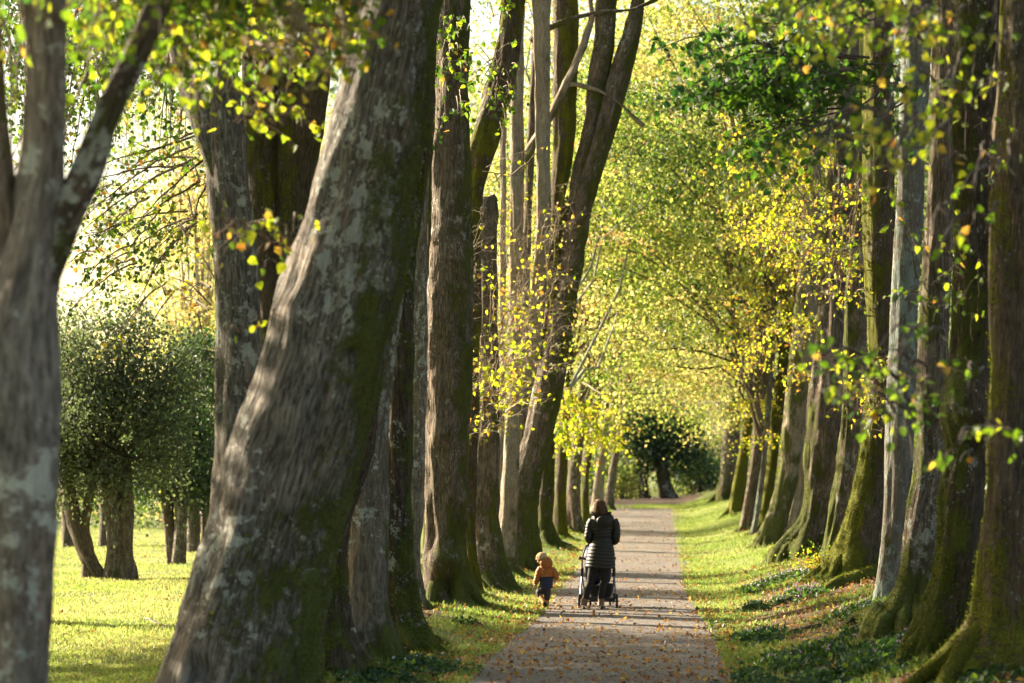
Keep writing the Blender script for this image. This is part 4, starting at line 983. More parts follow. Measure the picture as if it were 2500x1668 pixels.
# ------------------------------------------------------------------ cyclamen and ivy patches
FL = NT('cyclamen_petal')
at = FL.n('ShaderNodeAttribute'); at.attribute_name = 'hue'
FL.bsdf(FL.ramp(at.outputs['Fac'], [(0, (0.75, 0.72, 0.74)), (0.5, (0.75, 0.45, 0.66)), (1, (0.62, 0.25, 0.52))]), 0.6); FLM = FL.m
patches = [  # px, py, half width px, depth m, leaves, flowers, kind, label
    (1795, 1335, 75, 0.9, 620, 40, 'white-flowered cyclamen clump before the rugged buttressed trunk', 0.15),
    (1835, 1372, 60, 0.8, 560, 40, 'pink cyclamen clump below the mossy roots', 0.4),
    (1730, 1358, 45, 0.7, 260, 14, 'thin dark-leaved cyclamen patch on the sunlit bank', 0.2),
    (1735, 1400, 40, 0.5, 220, 4, 'low leafy cyclamen patch near the path edge', 0.3),
    (1960, 1412, 70, 0.7, 420, 12, 'cyclamen leaves along the long root of the brown trunk', 0.6),
    (1735, 1470, 60, 1.0, 800, 6, 'dark cyclamen leaves with white blooms by the path', 0.1),
    (1850, 1515, 110, 1.3, 2000, 8, 'broad carpet of cyclamen leaves before the right trunks', 0.7),
    (2030, 1505, 90, 1.1, 1500, 8, 'leafy cyclamen carpet between the two nearest right trunks', 0.6),
    (2240, 1565, 110, 0.6, 700, 0, 'green leaves at the foot of the trunk on the right edge', 0.6),
    (930, 1465, 35, 0.5, 500, 0, 'glossy ivy tuft beside the dark furrowed trunk', 0.6),
    (965, 1540, 90, 0.9, 900, 6, 'ivy and white flowers at the lower left row', 0.1),
    (1075, 1440, 30, 0.35, 90, 0, 'small dark tuft in the grass of the left strip', 0.1)]
for i, (px, py, hw, dm, nl, nf_, lab, hu) in enumerate(patches):
    d = find_d(px, py); c = P(px, py, d); k = d/F; gz = float(ground(c[0], d))
    root = thing('ivy_patch' if 'ivy' in lab or 'tuft' in lab else 'cyclamen_patch', lab, 'plant', (c[0], d, gz), 'low plants at the trunk feet')
    rr = np.random.default_rng(600+i); q = rr.normal(0, 0.5, (nl, 2)); q = q+0.35*np.stack([vnoise(q[:, 0]*3, q[:, 1]*3, i, 1), vnoise(q[:, 0]*3, q[:, 1]*3, i, 2)], -1); x = c[0]+q[:, 0]*hw*k; y = d+q[:, 1]*dm
    z = ground(x, y)+rr.uniform(0.01, 0.11, nl)*np.exp(-(q**2).sum(1))+0.02
    leaf_mesh('leaves', np.stack([x, y, z], -1), rr.uniform(0.035, 0.07, nl), np.clip(rr.normal(0.45, 0.25, nl), 0, 1), IVYL, root, HEART, up=0.9, down=0.0, r=rr)
    if nf_:
        q = rr.normal(0, 0.42, (nf_, 2)); x = c[0]+q[:, 0]*hw*k; y = d+q[:, 1]*dm-0.05; z = ground(x, y)+rr.uniform(0.09, 0.16, nf_)
        b = np.stack([x, y, z], -1); pp = np.repeat(b, 5, 0)+rr.normal(0, 0.004, (nf_*5, 3))
        leaf_mesh('flowers', pp, 0.024, np.clip(rr.normal(hu, 0.15, nf_*5), 0, 1), FLM, root, QUAD, up=0.0, down=-0.7, r=rr)
        bpy.data.objects[[o_.name for o_ in root.children if o_.name.startswith('flowers')][0]]['kind'] = 'stuff'
        a = Acc(); tt = np.linspace(0, 1, 4)[None, :, None]; g_ = b.copy(); g_[:, 2] -= 0.12
        batch_tubes(a, g_[:, None]*(1-tt)+b[:, None]*tt, np.full(nf_, 0.002), np.full(nf_, 0.0015), 3); a.build('flower_stalks', TWIG, root)['kind'] = 'stuff'
for i, (px, py, hw, dm, nl, lab) in enumerate(((1730, 1565, 50, 0.9, 300, 'straggling ivy leaves at the right path edge in the foreground'), (1930, 1560, 150, 0.8, 1500, 'dense dark ivy sheet along the bottom edge right of the path'), (840, 1560, 90, 0.8, 900, 'dark ivy at the foot of the shadowy mossy trunk'), (1990, 1460, 90, 1.0, 700, 'ivy trailing between the big roots of the brown trunk'), (1640, 1440, 22, 0.7, 60, 'sparse ivy strands creeping onto the gravel on the right'))):
    d = find_d(px, py); c = P(px, py, d); k = d/F; gz = float(ground(c[0], d)); rr = np.random.default_rng(660+i)
    root = thing('ivy_patch', lab, 'plant', (c[0], d, gz), 'low plants at the trunk feet')
    q = rr.normal(0, 0.55, (nl, 2)); q = q+0.5*np.stack([vnoise(q[:, 0]*2.5, q[:, 1]*2.5, i, 1), vnoise(q[:, 0]*2.5, q[:, 1]*2.5, i, 2)], -1)
    x = c[0]+q[:, 0]*hw*k; y = d+q[:, 1]*dm; z = ground(x, y)+rr.uniform(0.01, 0.07, nl)+0.02
    leaf_mesh('leaves', np.stack([x, y, z], -1), rr.uniform(0.03, 0.065, nl), np.clip(rr.normal(0.4, 0.28, nl), 0, 1), IVYL, root, HEART, up=0.9, down=0.0, r=rr)
# reddish seedling plant at the buttress
d = find_d(1865, 1312); c = P(1865, 1312, d)
root = thing('woodland_herb', 'reddish-green herb growing in the hollow of the rugged buttress', 'plant', (c[0], d, float(ground(c[0], d))))
rr = np.random.default_rng(640); m = 420; q = rr.normal(0, 0.13, (m, 3)); zz = float(ground(c[0], d))+0.05+abs(q[:, 2])*1.5
leaf_mesh('leaves', np.stack([c[0]+q[:, 0]*1.6, d-0.35+q[:, 1], zz], -1), 0.035, np.clip(rr.normal(0.55, 0.25, m)+(0.25-(zz-zz.min())), 0, 1), LIME, root, HEART, up=0.5, down=-0.2, r=rr)
# fallen twigs lying on the right bank
a = None
for i, (x0, y0, x1, y1, lab) in enumerate(((1770, 1545, 1560, 1500, 0), (1880, 1440, 1640, 1475, 'long thin mossy root-like stick lying down the right bank to the path'), (2150, 1465, 1990, 1460, 'bare fallen stick lying before the buttressed brown trunk'), (330, 1425, 388, 1448, 'small dry stick lying on the lawn'))):
    if lab == 0: continue
    p0 = P(x0, y0, find_d(x0, y0)); p1 = P(x1, y1, find_d(x1, y1)); tt = np.linspace(0, 1, 14)[:, None]
    rr = np.random.default_rng(700+i); w = np.cumsum(rr.normal(0, 0.02, (14, 3)), 0); w -= w[-1]*tt
    pl = p0*(1-tt)+p1*tt+w; pl[:, 2] = ground(pl[:, 0], pl[:, 1])+0.035
    a = Acc(); tube(a, pl, np.linspace(0.03 if i == 1 else 0.013, 0.006, 14), 7)
    o = a.build('fallen_stick', BARK['mossy'] if i == 1 else TWIG); tag(o, lab, 'stick', 'fallen sticks')

# ================================================================== PEOPLE AND PUSHCHAIR
def plain(name, col, rough=0.7, spec=0.3, nz=0.12, scale=60, metal=0.0, bump=0.2):
    t = NT(name); tc = t.n('ShaderNodeTexCoord'); n = t.noise(tc.outputs['Object'], scale, 4, 0.65)
    b = t.bsdf(t.ramp(n, [(0.3, tuple(v*(1-nz) for v in col)), (0.7, tuple(min(1, v*(1+nz)) for v in col))]), rough, n, bump, 0.004, spec)
    b.inputs['Metallic'].default_value = metal; return t.m
SKIN = plain('skin', (0.55, 0.34, 0.25), 0.55); COAT = plain('quilted_coat', (0.011, 0.010, 0.0075), 0.5, 0.35, 0.2)
BLACK = plain('black_fabric', (0.014, 0.013, 0.015), 0.85); BOOTB = plain('brown_boot_leather', (0.14, 0.075, 0.045), 0.5, 0.4)
BOOTD = plain('dark_boot_leather', (0.045, 0.030, 0.026), 0.45, 0.5); SOLE = plain('dark_sole', (0.02, 0.018, 0.016), 0.8)
ORNG = plain('rust_orange_fabric', (0.34, 0.115, 0.026), 0.6, 0.3, 0.12, 30); NAVY = plain('navy_fabric', (0.014, 0.020, 0.055), 0.6, 0.35)
TROU = plain('dark_grey_fabric', (0.03, 0.028, 0.038), 0.7); TAN = plain('tan_suede', (0.42, 0.19, 0.07), 0.8)
METAL = plain('brushed_frame', (0.16, 0.18, 0.24), 0.35, 0.5, 0.05, metal=0.7); RUB = plain('tyre_rubber', (0.02, 0.02, 0.02), 0.8)
PLAST = plain('black_plastic', (0.015, 0.015, 0.017), 0.4, 0.5); RIM = plain('grey_rim', (0.35, 0.34, 0.34), 0.4); BAGM = plain('grey_quilted_bag', (0.17, 0.16, 0.18), 0.7, 0.3, 0.5, 18)
def hair_mat(name, a, b):
    t = NT(name); tc = t.n('ShaderNodeTexCoord'); n = t.noise(t.map(tc.outputs['Object'], (60, 60, 4)), 1.0, 4, 0.7)
    t.bsdf(t.ramp(n, [(0.3, a), (0.7, b)]), 0.75, n, 0.6, 0.01, 0.08); return t.m
HAIRB = hair_mat('brown_hair', (0.032, 0.017, 0.010), (0.13, 0.075, 0.042)); HAIRF = hair_mat('fair_hair', (0.38, 0.25, 0.13), (0.66, 0.47, 0.28))

DW = find_d(1372, 1400.6)
def Q(zx, zy, dy=0.0, d=None):
    d = DW if d is None else d
    # traced at the figure's own distance, depth offset in metres
    p = P((1260+zx/4.613)*0.94, (1180+zy/4.613)*0.94, d); p[1] += dy; return p
PX = DW/F*0.94/4.613     # metres per tracing pixel

def sweep(acc, rows, n=24, quilt=0.0, per=0.053, qstart=0, steps=60, flat=1.0, cap=True, wob=0.0):
    """rows (point xyz, rx, ry): a smooth body swept through elliptical rings, optional quilting"""
    c = np.array([(*r[0], r[1], r[2]) for r in rows]); q = catmull(c, steps)
    pts = q[:, :3]; T, N, B = frames(pts); s = np.concatenate([[0], np.cumsum(np.linalg.norm(np.diff(pts, axis=0), axis=1))])
    # N runs along the viewing depth, B sideways
    th = np.linspace(0, 2*math.pi, n, endpoint=False)
    k = 1.0
    qd = quilt*(np.abs(np.sin(math.pi*s/per))**0.55-0.5)*(s >= qstart)
    rx = q[:, 3]+qd; ry = q[:, 4]+qd
    V = pts[:, None]+N[:, None]*(np.cos(th)[None]*ry[:, None])[..., None]+B[:, None]*(np.sin(th)[None]*rx[:, None])[..., None]
    if wob: V += wob*vnoise(V[..., 0]*14, V[..., 1]*14, V[..., 2]*14, 5)[..., None]*np.array((1, 1, 0.3))
    acc.add(V.reshape(-1, 3), grid_faces(steps, n))
    if cap:
        for e in (0, steps-1):
            VV = np.vstack([V[e], pts[e][None]]); j = np.arange(n); acc.add(VV, np.stack([j, (j+1) % n, np.full(n, n)], -1))
def ellip(acc, c, r, n=20, m=14, noise=0.0, ns=20, tilt=0.0, fs=None):
    u = np.linspace(0.001, math.pi-0.001, m)[:, None]; th = np.linspace(0, 2*math.pi, n, endpoint=False)[None]
    V = np.stack([np.sin(u)*np.cos(th)*r[0], np.sin(u)*np.sin(th)*r[1], np.cos(u)*r[2]+0*th], -1)
    if tilt: ca, sa = math.cos(tilt), math.sin(tilt); V = np.stack([V[..., 0]*ca+V[..., 2]*sa, V[..., 1], -V[..., 0]*sa+V[..., 2]*ca], -1)
    V = V+np.asarray(c)
    if noise: V += noise*vnoise(V[..., 0]*ns, V[..., 1]*ns, V[..., 2]*ns*0.3, 6)[..., None]
    acc.add(V.reshape(-1, 3), grid_faces(m, n)[:, ::-1])
def capsule(acc, pts, rr, n=14, steps=16):
    rows = [(p, r, r) for p, r in zip(pts, rr)]; sweep(acc, rows, n, steps=steps)
    for e in (0, -1): ellip(acc, pts[e], (rr[e]*0.99,)*3, n, 8)
def remeshed(acc, name, mat, parent, vox=0.010, sm=3):
    o = acc.build('tmp', mat); m = o.modifiers.new('r', 'REMESH'); m.mode = 'VOXEL'; m.voxel_size = vox; m.use_smooth_shade = True
    m2 = o.modifiers.new('s', 'SMOOTH'); m2.iterations = sm; m2.factor = 0.5
    dg = bpy.context.evaluated_depsgraph_get(); me = bpy.data.meshes.new_from_object(o.evaluated_get(dg)); me.name = name
    me.polygons.foreach_set('use_smooth', np.full(len(me.polygons), True))
    bpy.data.objects.remove(o)
    n = bpy.data.objects.new(name, me); COL.objects.link(n); n.parent = parent
    n.location = -np.array(parent.location) if parent is not None else (0, 0, 0)
    me.materials.clear(); me.materials.append(mat); return n
def hand(acc, w, t, side, r=0.010, s=1.0, curl=1.0):
    """palm and five fingers curling over a bar; w wrist, t forward direction"""
    w = np.asarray(w, float); t = np.asarray(t, float); t /= np.linalg.norm(t); lat = np.array((1., 0, 0))*side
    palm = w+t*0.05*s
    ellip(acc, palm, (0.038*s, 0.048*s, 0.016*s), 14, 10)
    for i, l in enumerate((0.07, 0.08, 0.075, 0.06)):
        b = palm+t*0.035*s+lat*(-0.027+0.018*i)*s
        p = [b, b+t*l*0.45*s+np.array((0, 0, -0.006*curl))*s, b+t*l*0.65*s+np.array((0, 0, -0.03*curl))*s, b+t*l*0.45*s+np.array((0, 0, -0.05*curl))*s]
        capsule(acc, p, [r*s, r*s*0.95, r*s*0.9, r*s*0.75], 8, 8)
    b = palm-lat*0.030*s-t*0.015*s
    capsule(acc, [b, b-lat*0.022*s+t*0.02*s+np.array((0, 0, -0.015))*s, b-lat*0.014*s+t*0.045*s+np.array((0, 0, -0.035))*s], [r*1.15*s, r*s, r*0.8*s], 8, 8)

# ---- the woman
gz = float(ground(Q(860, 1430)[0], DW)); F0 = Q(860, 1430)
woman = thing('person', 'woman in a long dark quilted hooded coat and boots, seen from behind at the pushchair', 'person', (F0[0], DW, gz))
a = Acc()
capsule(a, [Q(960, 430), Q(968, 600), Q(955, 720), Q(950, 830)], [0.10, 0.095, 0.11, 0.12], 20, 20)
capsule(a, [Q(880, 430), Q(1050, 430)], [0.045, 0.045])
capsule(a, [Q(955, 400), Q(942, 320, 0.02)], [0.06, 0.05])
ellip(a, Q(925, 262, 0.03), (0.072, 0.088, 0.108), 22, 18)
capsule(a, [Q(900, 325, 0.06), Q(888, 338, 0.07)], [0.035, 0.026])                        # jaw turned to the left
capsule(a, [Q(876, 262, 0.075), Q(862, 285, 0.095)], [0.011, 0.013])                       # nose
capsule(a, [Q(880, 312, 0.085), Q(886, 312, 0.08)], [0.014, 0.014])                        # lips
ellip(a, Q(905, 270, -0.045), (0.010, 0.016, 0.03))
for hx, kx, ax in ((900, 842, 783), (1000, 984, 950)):
    capsule(a, [Q(hx, 880), Q(kx, 1110, 0.03), Q(ax, 1312)], [0.070, 0.046, 0.032])
for sx, ex, hx, sd in ((860, 812, 885, -1), (1100, 1132, 1045, 1)):
    capsule(a, [Q(sx, 430), Q((sx+ex)/2-4*sd*-1, 520), Q(ex+(6 if sd < 0 else -6), 605, -0.01), Q((ex+hx)/2, 655, 0.08), Q(hx, 670, 0.24)], [0.044, 0.040, 0.036, 0.033, 0.026], steps=24); hand(a, Q(hx, 668, 0.24), (0, 1, 0), sd)
remeshed(a, 'body', SKIN, woman, 0.0075, 3)
a = Acc()
for ex, ez in ((874, 268), (886, 266)): ellip(a, Q(ex, ez, 0.100), (0.008, 0.008, 0.007), 10, 8)
a.build('eyes', plain('eye', (0.08, 0.05, 0.04), 0.2), woman)
# coat
a = Acc()
rows = [(Q(955, 345), 62*PX, 0.060), (Q(955, 372), 96*PX, 0.075), (Q(958, 398), 132*PX, 0.095), (Q(963, 440), 148*PX, 0.115), (Q(970, 520), 132*PX, 0.125), (Q(976, 600), 112*PX, 0.118),
        (Q(975, 640), 116*PX, 0.125), (Q(966, 700), 134*PX, 0.150), (Q(958, 800), 154*PX, 0.170), (Q(952, 900), 165*PX, 0.175), (Q(948, 950), 168*PX, 0.175)]
sweep(a, rows, 40, quilt=0.009, per=0.051, qstart=0.10, steps=150)
coat = a.build('coat', COAT, woman)
a = Acc(); sweep(a, [(Q(976, 594), 114*PX, 0.124), (Q(976, 612), 114*PX, 0.124)], 40, steps=6); a.build('belt', BLACK, coat)
for rws in ([(Q(868, 412), .062, .070), (Q(842, 460), .066, .072), (Q(826, 530), .062, .066), (Q(816, 605, -.01), .060, .062), (Q(836, 652, .06), .054, .056), (Q(880, 672, .22), .044, .046)],
            [(Q(1094, 412), .062, .070), (Q(1116, 460), .064, .072), (Q(1128, 530), .060, .066), (Q(1126, 605, -.01), .060, .062), (Q(1112, 652, .06), .054, .056), (Q(1055, 672, .22), .044, .046)]):
    a = Acc(); sweep(a, rws, 24, quilt=0.007, per=0.048, steps=80); a.build('sleeve', COAT, coat)
a = Acc()
ellip(a, Q(1000, 425, -0.115), (0.122, 0.055, 0.092), 28, 18, 0.008, 14)
th = np.linspace(0, 2*math.pi, 26); tube(a, np.array([Q(985+95*math.cos(t_), 392+42*math.sin(t_), -0.06-0.05*math.sin(t_)) for t_ in th]), 0.026, 10, cap=False)
ellip(a, Q(1000, 492, -0.11), (0.07, 0.035, 0.022), 18, 10)
a.build('hood', COAT, coat)
a = Acc(); r = np.random.default_rng(3)
for k_ in range(150):
    an = r.uniform(0, 2*math.pi); b_ = Q(958+88*math.cos(an), 352, 0)+np.array((0, math.sin(an)*0.075, r.uniform(-0.02, 0.03)))
    tube(a, np.array([b_, b_+np.array((math.cos(an)*0.03, math.sin(an)*0.03, 0.018))+r.normal(0, 0.008, 3)]), [0.010, 0.003], 5)
a.build('fur_collar', plain('fur', (0.05, 0.04, 0.03), 0.9), coat)
# hair
a = Acc()
sweep(a, [(Q(934, 190, 0.0), 10*PX, 0.02), (Q(934, 199, 0.0), 44*PX, 0.055), (Q(938, 225, -0.005), 66*PX, 0.084), (Q(944, 270, -0.015), 72*PX, 0.088), (Q(954, 310, -0.03), 76*PX, 0.074), (Q(964, 340, -0.05), 74*PX, 0.06), (Q(968, 362, -0.06), 50*PX, 0.04)], 40, steps=50, wob=0.010)
for k_ in range(170):
    an = r.uniform(-0.25, 1.05)*math.pi; cx_ = 945+60*math.cos(an)
    top = Q(934+32*math.cos(an), 208+r.uniform(0, 20), -0.045*math.sin(an)); mid = Q(cx_+6, 285, -0.015-0.080*math.sin(an)); bot = Q(cx_+20+r.uniform(-16, 16), 352+r.uniform(-18, 30), -0.045-0.055*math.sin(an))
    tube(a, catmull([top, mid, bot], 8), [0.004, 0.006, 0.007, 0.008, 0.008, 0.007, 0.005, 0.002], 5, cap=False)
a.build('hair', HAIRB, woman)
# trousers and boots
a = Acc()
sweep(a, [(Q(892, 900), .094, .098), (Q(862, 1000, .01), .078, .085), (Q(838, 1110, .03), .060, .066), (Q(808, 1210, .01), .052, .060), (Q(781, 1312), .040, .046)], 24, steps=50, wob=0.006)
sweep(a, [(Q(1005, 900), .094, .098), (Q(996, 1000, .01), .078, .085), (Q(986, 1110, .03), .058, .066), (Q(968, 1210, .01), .050, .060), (Q(950, 1312), .038, .046)], 24, steps=50, wob=0.010)
ellip(a, Q(950, 885), (0.18, 0.13, 0.13)); remeshed(a, 'trousers', BLACK, woman, 0.010, 2)
for bx, by, tx in ((765, 1428, -0.03), (955, 1430, 0.05)):
    b = thing('boot', None, None, Q(bx, by)); b.parent = woman; b.location = np.array(b.location)-np.array(woman.location)
    del b['label'], b['category']
    a = Acc(); sweep(a, [(Q(bx+6, 1300), .050, .056), (Q(bx+2, 1340), .048, .054), (Q(bx-2, 1375), .050, .060)], 20, steps=16); a.build('shaft', BOOTB, b)
    a = Acc(); c0 = Q(bx, by-28)
    capsule(a, [c0+np.array((0, -0.03, 0.012)), c0+np.array((tx*0.5, 0.06, 0.0)), c0+np.array((tx, 0.16, -0.008))], [0.048, 0.045, 0.038])
    remeshed(a, 'foot', BOOTD, b, 0.008, 2)
    bpy.data.objects[-1] if False else None
    a = Acc(); z_ = gz+0.012
    for (w1, h1) in ((0.052, 0.018),):
        sweep(a, [(np.array((c0[0], c0[1]-0.075, z_)), w1*0.7, h1*0.5), (np.array((c0[0], c0[1]-0.05, z_)), w1, h1), (np.array((c0[0]+tx*0.5, c0[1]+0.06, z_)), w1*0.9, h1), (np.array((c0[0]+tx, c0[1]+0.19, z_)), w1*0.7, h1*0.7)], 16, steps=20)
    # sweep rings here stand across the foot: flatten
    a.build('sole', SOLE, b)

# ---- the child
DC = find_d(1264, 1398.6)
def C_(zx, zy, dy=0.0): return Q(zx, zy, dy, DC)
c0 = C_(325, 1420); gc = float(ground(c0[0], DC))
child = thing('person', 'fair-haired toddler walking in a rust and navy hooded jacket beside the path', 'person', (c0[0], DC, gc))
a = Acc()
ellip(a, C_(288, 842, 0.01), (0.070, 0.078, 0.078), 20, 16)
capsule(a, [C_(320, 940), C_(300, 890)], [0.05, 0.042])
ellip(a, C_(252, 862, 0.07), (0.012, 0.012, 0.012)); ellip(a, C_(272, 880, 0.075), (0.018, 0.008, 0.008)); ellip(a, C_(318, 860, -0.03), (0.009, 0.014, 0.02))
capsule(a, [C_(335, 970), C_(342, 1080), C_(330, 1150)], [0.055, 0.06, 0.06], 18, 16)
capsule(a, [C_(275, 960), C_(243, 1060), C_(222, 1125)], [0.030, 0.026, 0.020]); hand(a, C_(222, 1122), (-0.35, 0.1, -1), -1, s=0.55, curl=0.4)
capsule(a, [C_(408, 965), C_(442, 1030), C_(448, 1085, 0.05)], [0.030, 0.026, 0.020]); hand(a, C_(446, 1080, 0.04), (-0.3, 0.4, -1), 1, s=0.55, curl=0.4)
capsule(a, [C_(295, 1190), C_(266, 1258, 0.0), C_(312, 1330, -0.10)], [0.042, 0.030, 0.022]); capsule(a, [C_(346, 1190), C_(350, 1290), C_(342, 1380)], [0.042, 0.030, 0.022])
remeshed(a, 'body', SKIN, child, 0.0065, 3)
a = Acc()
for ex in (256, 272): ellip(a, C_(ex, 850, 0.082), (0.007, 0.006, 0.006), 8, 6)
a.build('eyes', bpy.data.materials['eye'], child)
a = Acc(); ellip(a, C_(290, 832, -0.006), (0.084, 0.086, 0.072), 30, 20, 0.010, 40)
r = np.random.default_rng(8)
for k_ in range(240):
    v = r.normal(size=3); v[1] -= 0.5; v[2] += 0.3; v /= np.linalg.norm(v); b_ = C_(290, 834, -0.006)+v*np.array((0.080, 0.082, 0.070))
    if b_[1] > DC+0.05 and b_[2] < C_(0, 838)[2]: continue
    tube(a, np.array([b_, b_+v*0.010+np.array((r.normal(0, 0.008), 0, -0.014))]), [0.006, 0.002], 4)
a.build('hair', HAIRF, child)
jk = Acc()
sweep(jk, [(C_(325, 915), 42*PX, .05), (C_(328, 940), 66*PX, .075), (C_(338, 975), 76*PX, .088), (C_(344, 1020), 76*PX, .094), (C_(345, 1050), 76*PX, .095)], 30, quilt=0.006, per=0.05, steps=40)
jacket = jk.build('jacket', ORNG, child)
a = Acc(); sweep(a, [(C_(345, 1048), 77*PX, .096), (C_(342, 1100), 74*PX, .096), (C_(338, 1150), 76*PX, .098), (C_(335, 1178), 74*PX, .094), (C_(335, 1186), 64*PX, .085)], 30, quilt=0.006, per=0.045, steps=50); a.build('navy_hem_panel', NAVY, jacket)
for rws in ([(C_(288, 948), .044, .05), (C_(262, 990), .050, .052), (C_(243, 1060), .048, .05), (C_(225, 1110), .042, .044), (C_(214, 1136), .034, .036)],
            [(C_(398, 955), .042, .048), (C_(424, 995), .046, .05), (C_(447, 1040), .044, .046), (C_(452, 1080, .03), .036, .04)]):
    a = Acc(); sweep(a, rws, 20, quilt=0.006, per=0.05, steps=40); a.build('sleeve', ORNG, jacket)
a = Acc(); ellip(a, C_(342, 900, -0.075), (0.096, 0.052, 0.076), 28, 18, 0.008, 18, 0.25)
th = np.linspace(0, 2*math.pi, 22); tube(a, np.array([C_(325+72*math.cos(t_), 868+34*math.sin(t_)+14*math.cos(t_), -0.05-0.03*math.sin(t_)) for t_ in th]), 0.018, 8, cap=False)
a.build('hood', ORNG, jacket)
a = Acc()
ellip(a, C_(322, 1190), (0.092, 0.085, 0.05)); capsule(a, [C_(290, 1190), C_(262, 1235, 0.02), C_(266, 1262, 0)], [0.062, 0.058, 0.048]); capsule(a, [C_(346, 1190), C_(350, 1240), C_(348, 1300)], [0.060, 0.052, 0.046])
remeshed(a, 'trousers', TROU, child, 0.008, 2)
for pts, nm in (([C_(272, 1262, 0.0), C_(300, 1310, -0.07), C_(318, 1345, -0.13)], 'boot'), ([C_(350, 1290), C_(346, 1345), C_(342, 1392)], 'boot')):
    a = Acc(); capsule(a, pts, [0.040, 0.034, 0.033])
    up = pts is not None and pts[0][0] < C_(300, 0)[0]
    if up: toe = [C_(318, 1345, -0.13), C_(325, 1375, -0.06), C_(318, 1392, -0.01)]
    else: toe = [C_(340, 1398), C_(332, 1402, 0.06), C_(325, 1404, 0.10)]
    capsule(a, toe, [0.034, 0.034, 0.028]); bt = remeshed(a, 'boot', TAN, child, 0.007, 2)
    a = Acc()
    capsule(a, [p+np.array((0.012, -0.022, 0.0)) if up else p+np.array((0, 0, -0.022)) for p in toe], [0.026, 0.027, 0.022])
    o = a.build('sole', SOLE, child)

# ---- the pushchair
DP = DW+0.32
def S(zx, zy, dy=0.0): return Q(zx, zy, dy, DP)
s0 = S(922, 1416); gs = float(ground(s0[0], DP))
pram = thing('pushchair', 'dark pushchair with large rear wheels and a loaded basket, pushed by the woman', 'pushchair', (s0[0], DP, gs))
def wheel(c, R, w, name='wheel'):
    e = bpy.data.objects.new(name, None); COL.objects.link(e); e.parent = pram; e.location = c-np.array(pram.location); e.empty_display_size = .1
    th = np.linspace(0, 2*math.pi, 33)
    a = Acc(); tube(a, np.array([c+np.array((0, math.cos(t_)*(R-w*0.5), math.sin(t_)*(R-w*0.5))) for t_ in th]), w*0.5, 12, cap=False); a.build('tyre', RUB, e, origin=c)
    a = Acc(); tube(a, np.array([c+np.array((0, math.cos(t_)*(R-w*1.0), math.sin(t_)*(R-w*1.0))) for t_ in th]), w*0.3, 8, cap=False)
    for k_ in range(5):
        t_ = k_*2*math.pi/5; tube(a, np.array([c, c+np.array((0, math.cos(t_)*(R-w), math.sin(t_)*(R-w)))]), 0.008, 8)
    tube(a, np.array([c+np.array((-0.022, 0, 0)), c+np.array((0.022, 0, 0))]), 0.02, 12); a.build('rim', RIM, e, origin=c)
wl = S(710, 1328); wr = S(1135, 1326); R_ = wl[2]-gs-0.006
wheel(np.array((wl[0], DP, gs+R_+0.005)), R_, 0.036); wheel(np.array((wr[0], DP, gs+R_+0.005)), R_, 0.036)
fl = S(822, 1350); fr = S(1050, 1350); gf = float(ground((fl[0]+fr[0])/2, DP+.62))
for q in (fl, fr): wheel(np.array((q[0], DP+.62, gf+0.082)), 0.078, 0.032)
a = Acc()
tube(a, catmull([S(722, 1300), S(728, 1180, .10), S(738, 1010, .26), S(742, 860, .12), S(790, 705, -.06)], 24), 0.013, 10)
tube(a, catmull([S(1122, 1300), S(1112, 1180, .10), S(1098, 1010, .26), S(1092, 860, .12), S(1060, 705, -.06)], 24), 0.013, 10)
tube(a, catmull([S(738, 1060, .24), S(760, 1200, .42), S(822, 1320, .60)], 12), 0.012, 10)
tube(a, catmull([S(1098, 1060, .24), S(1085, 1200, .42), S(1050, 1320, .60)], 12), 0.012, 10)
a.build('frame', METAL, pram)
a = Acc(); tube(a, np.array([S(700, 1328), S(1145, 1328)]), 0.012, 10); a.build('axle', PLAST, pram)
a = Acc(); tube(a, np.array([S(760, 1300, .02), S(1112, 1305, .02)]), 0.022, 12)
a.build('footboard', PLAST, pram)
a = Acc(); tube(a, np.array([S(822, 1345, .62), S(1050, 1345, .62)]), 0.014, 10); a.build('axle', PLAST, pram)
for x_ in (737, 1098):
    a = Acc(); capsule(a, [S(x_, 970, .22), S(x_, 1045, .24)], [0.026, 0.026]); a.build('joint', PLAST, pram); a = Acc(); capsule(a, [S(x_-8 if x_ < 900 else x_+8, 1290), S(x_, 1250, .04)], [0.02, 0.018]); a.build('joint', PLAST, pram)
a = Acc(); tube(a, catmull([S(790, 705, -.06), S(830, 690, -.085), S(925, 684, -.095), S(1020, 690, -.085), S(1060, 705, -.06)], 24), 0.016, 12); a.build('handlebar', BLACK, pram)
a = Acc()
for k_, w_ in ((0, 0.0), (1, 0.0)):
    pass
th = np.linspace(0, math.pi, 9)
m_ = 18; n_ = 26; Vc = []
for i in range(m_):
    f_ = i/(m_-1); an = -0.15+f_*2.0
    for j in range(n_):
        g_ = j/(n_-1)*math.pi; rad = 0.27+0.008*abs(math.sin(f_*math.pi*3))
        x_ = math.cos(g_)*0.225; hh = math.sin(g_)**0.6
        Vc.append(S(915, 850, .30)+np.array((x_, -math.cos(an)*rad*hh*0.9, math.sin(an)*rad*hh*0.75+0.0)))
Vc = np.array(Vc); a.add(Vc, grid_faces(m_, n_, False)); o = a.build('canopy', NAVY, pram)
so_ = o.modifiers.new('thickness', 'SOLIDIFY'); so_.thickness = 0.008
a = Acc()
for i in (0, 6, 12, 17): tube(a, Vc[i*n_:(i+1)*n_], 0.009, 8)
a.build('canopy_rib', PLAST, pram)
for x_ in (712, 1108):
    a = Acc(); capsule(a, [S(x_, 848, .12), S(742 if x_ < 900 else 1090, 845, .16)], [0.024, 0.020]); a.build('hinge_knob', PLAST, pram)
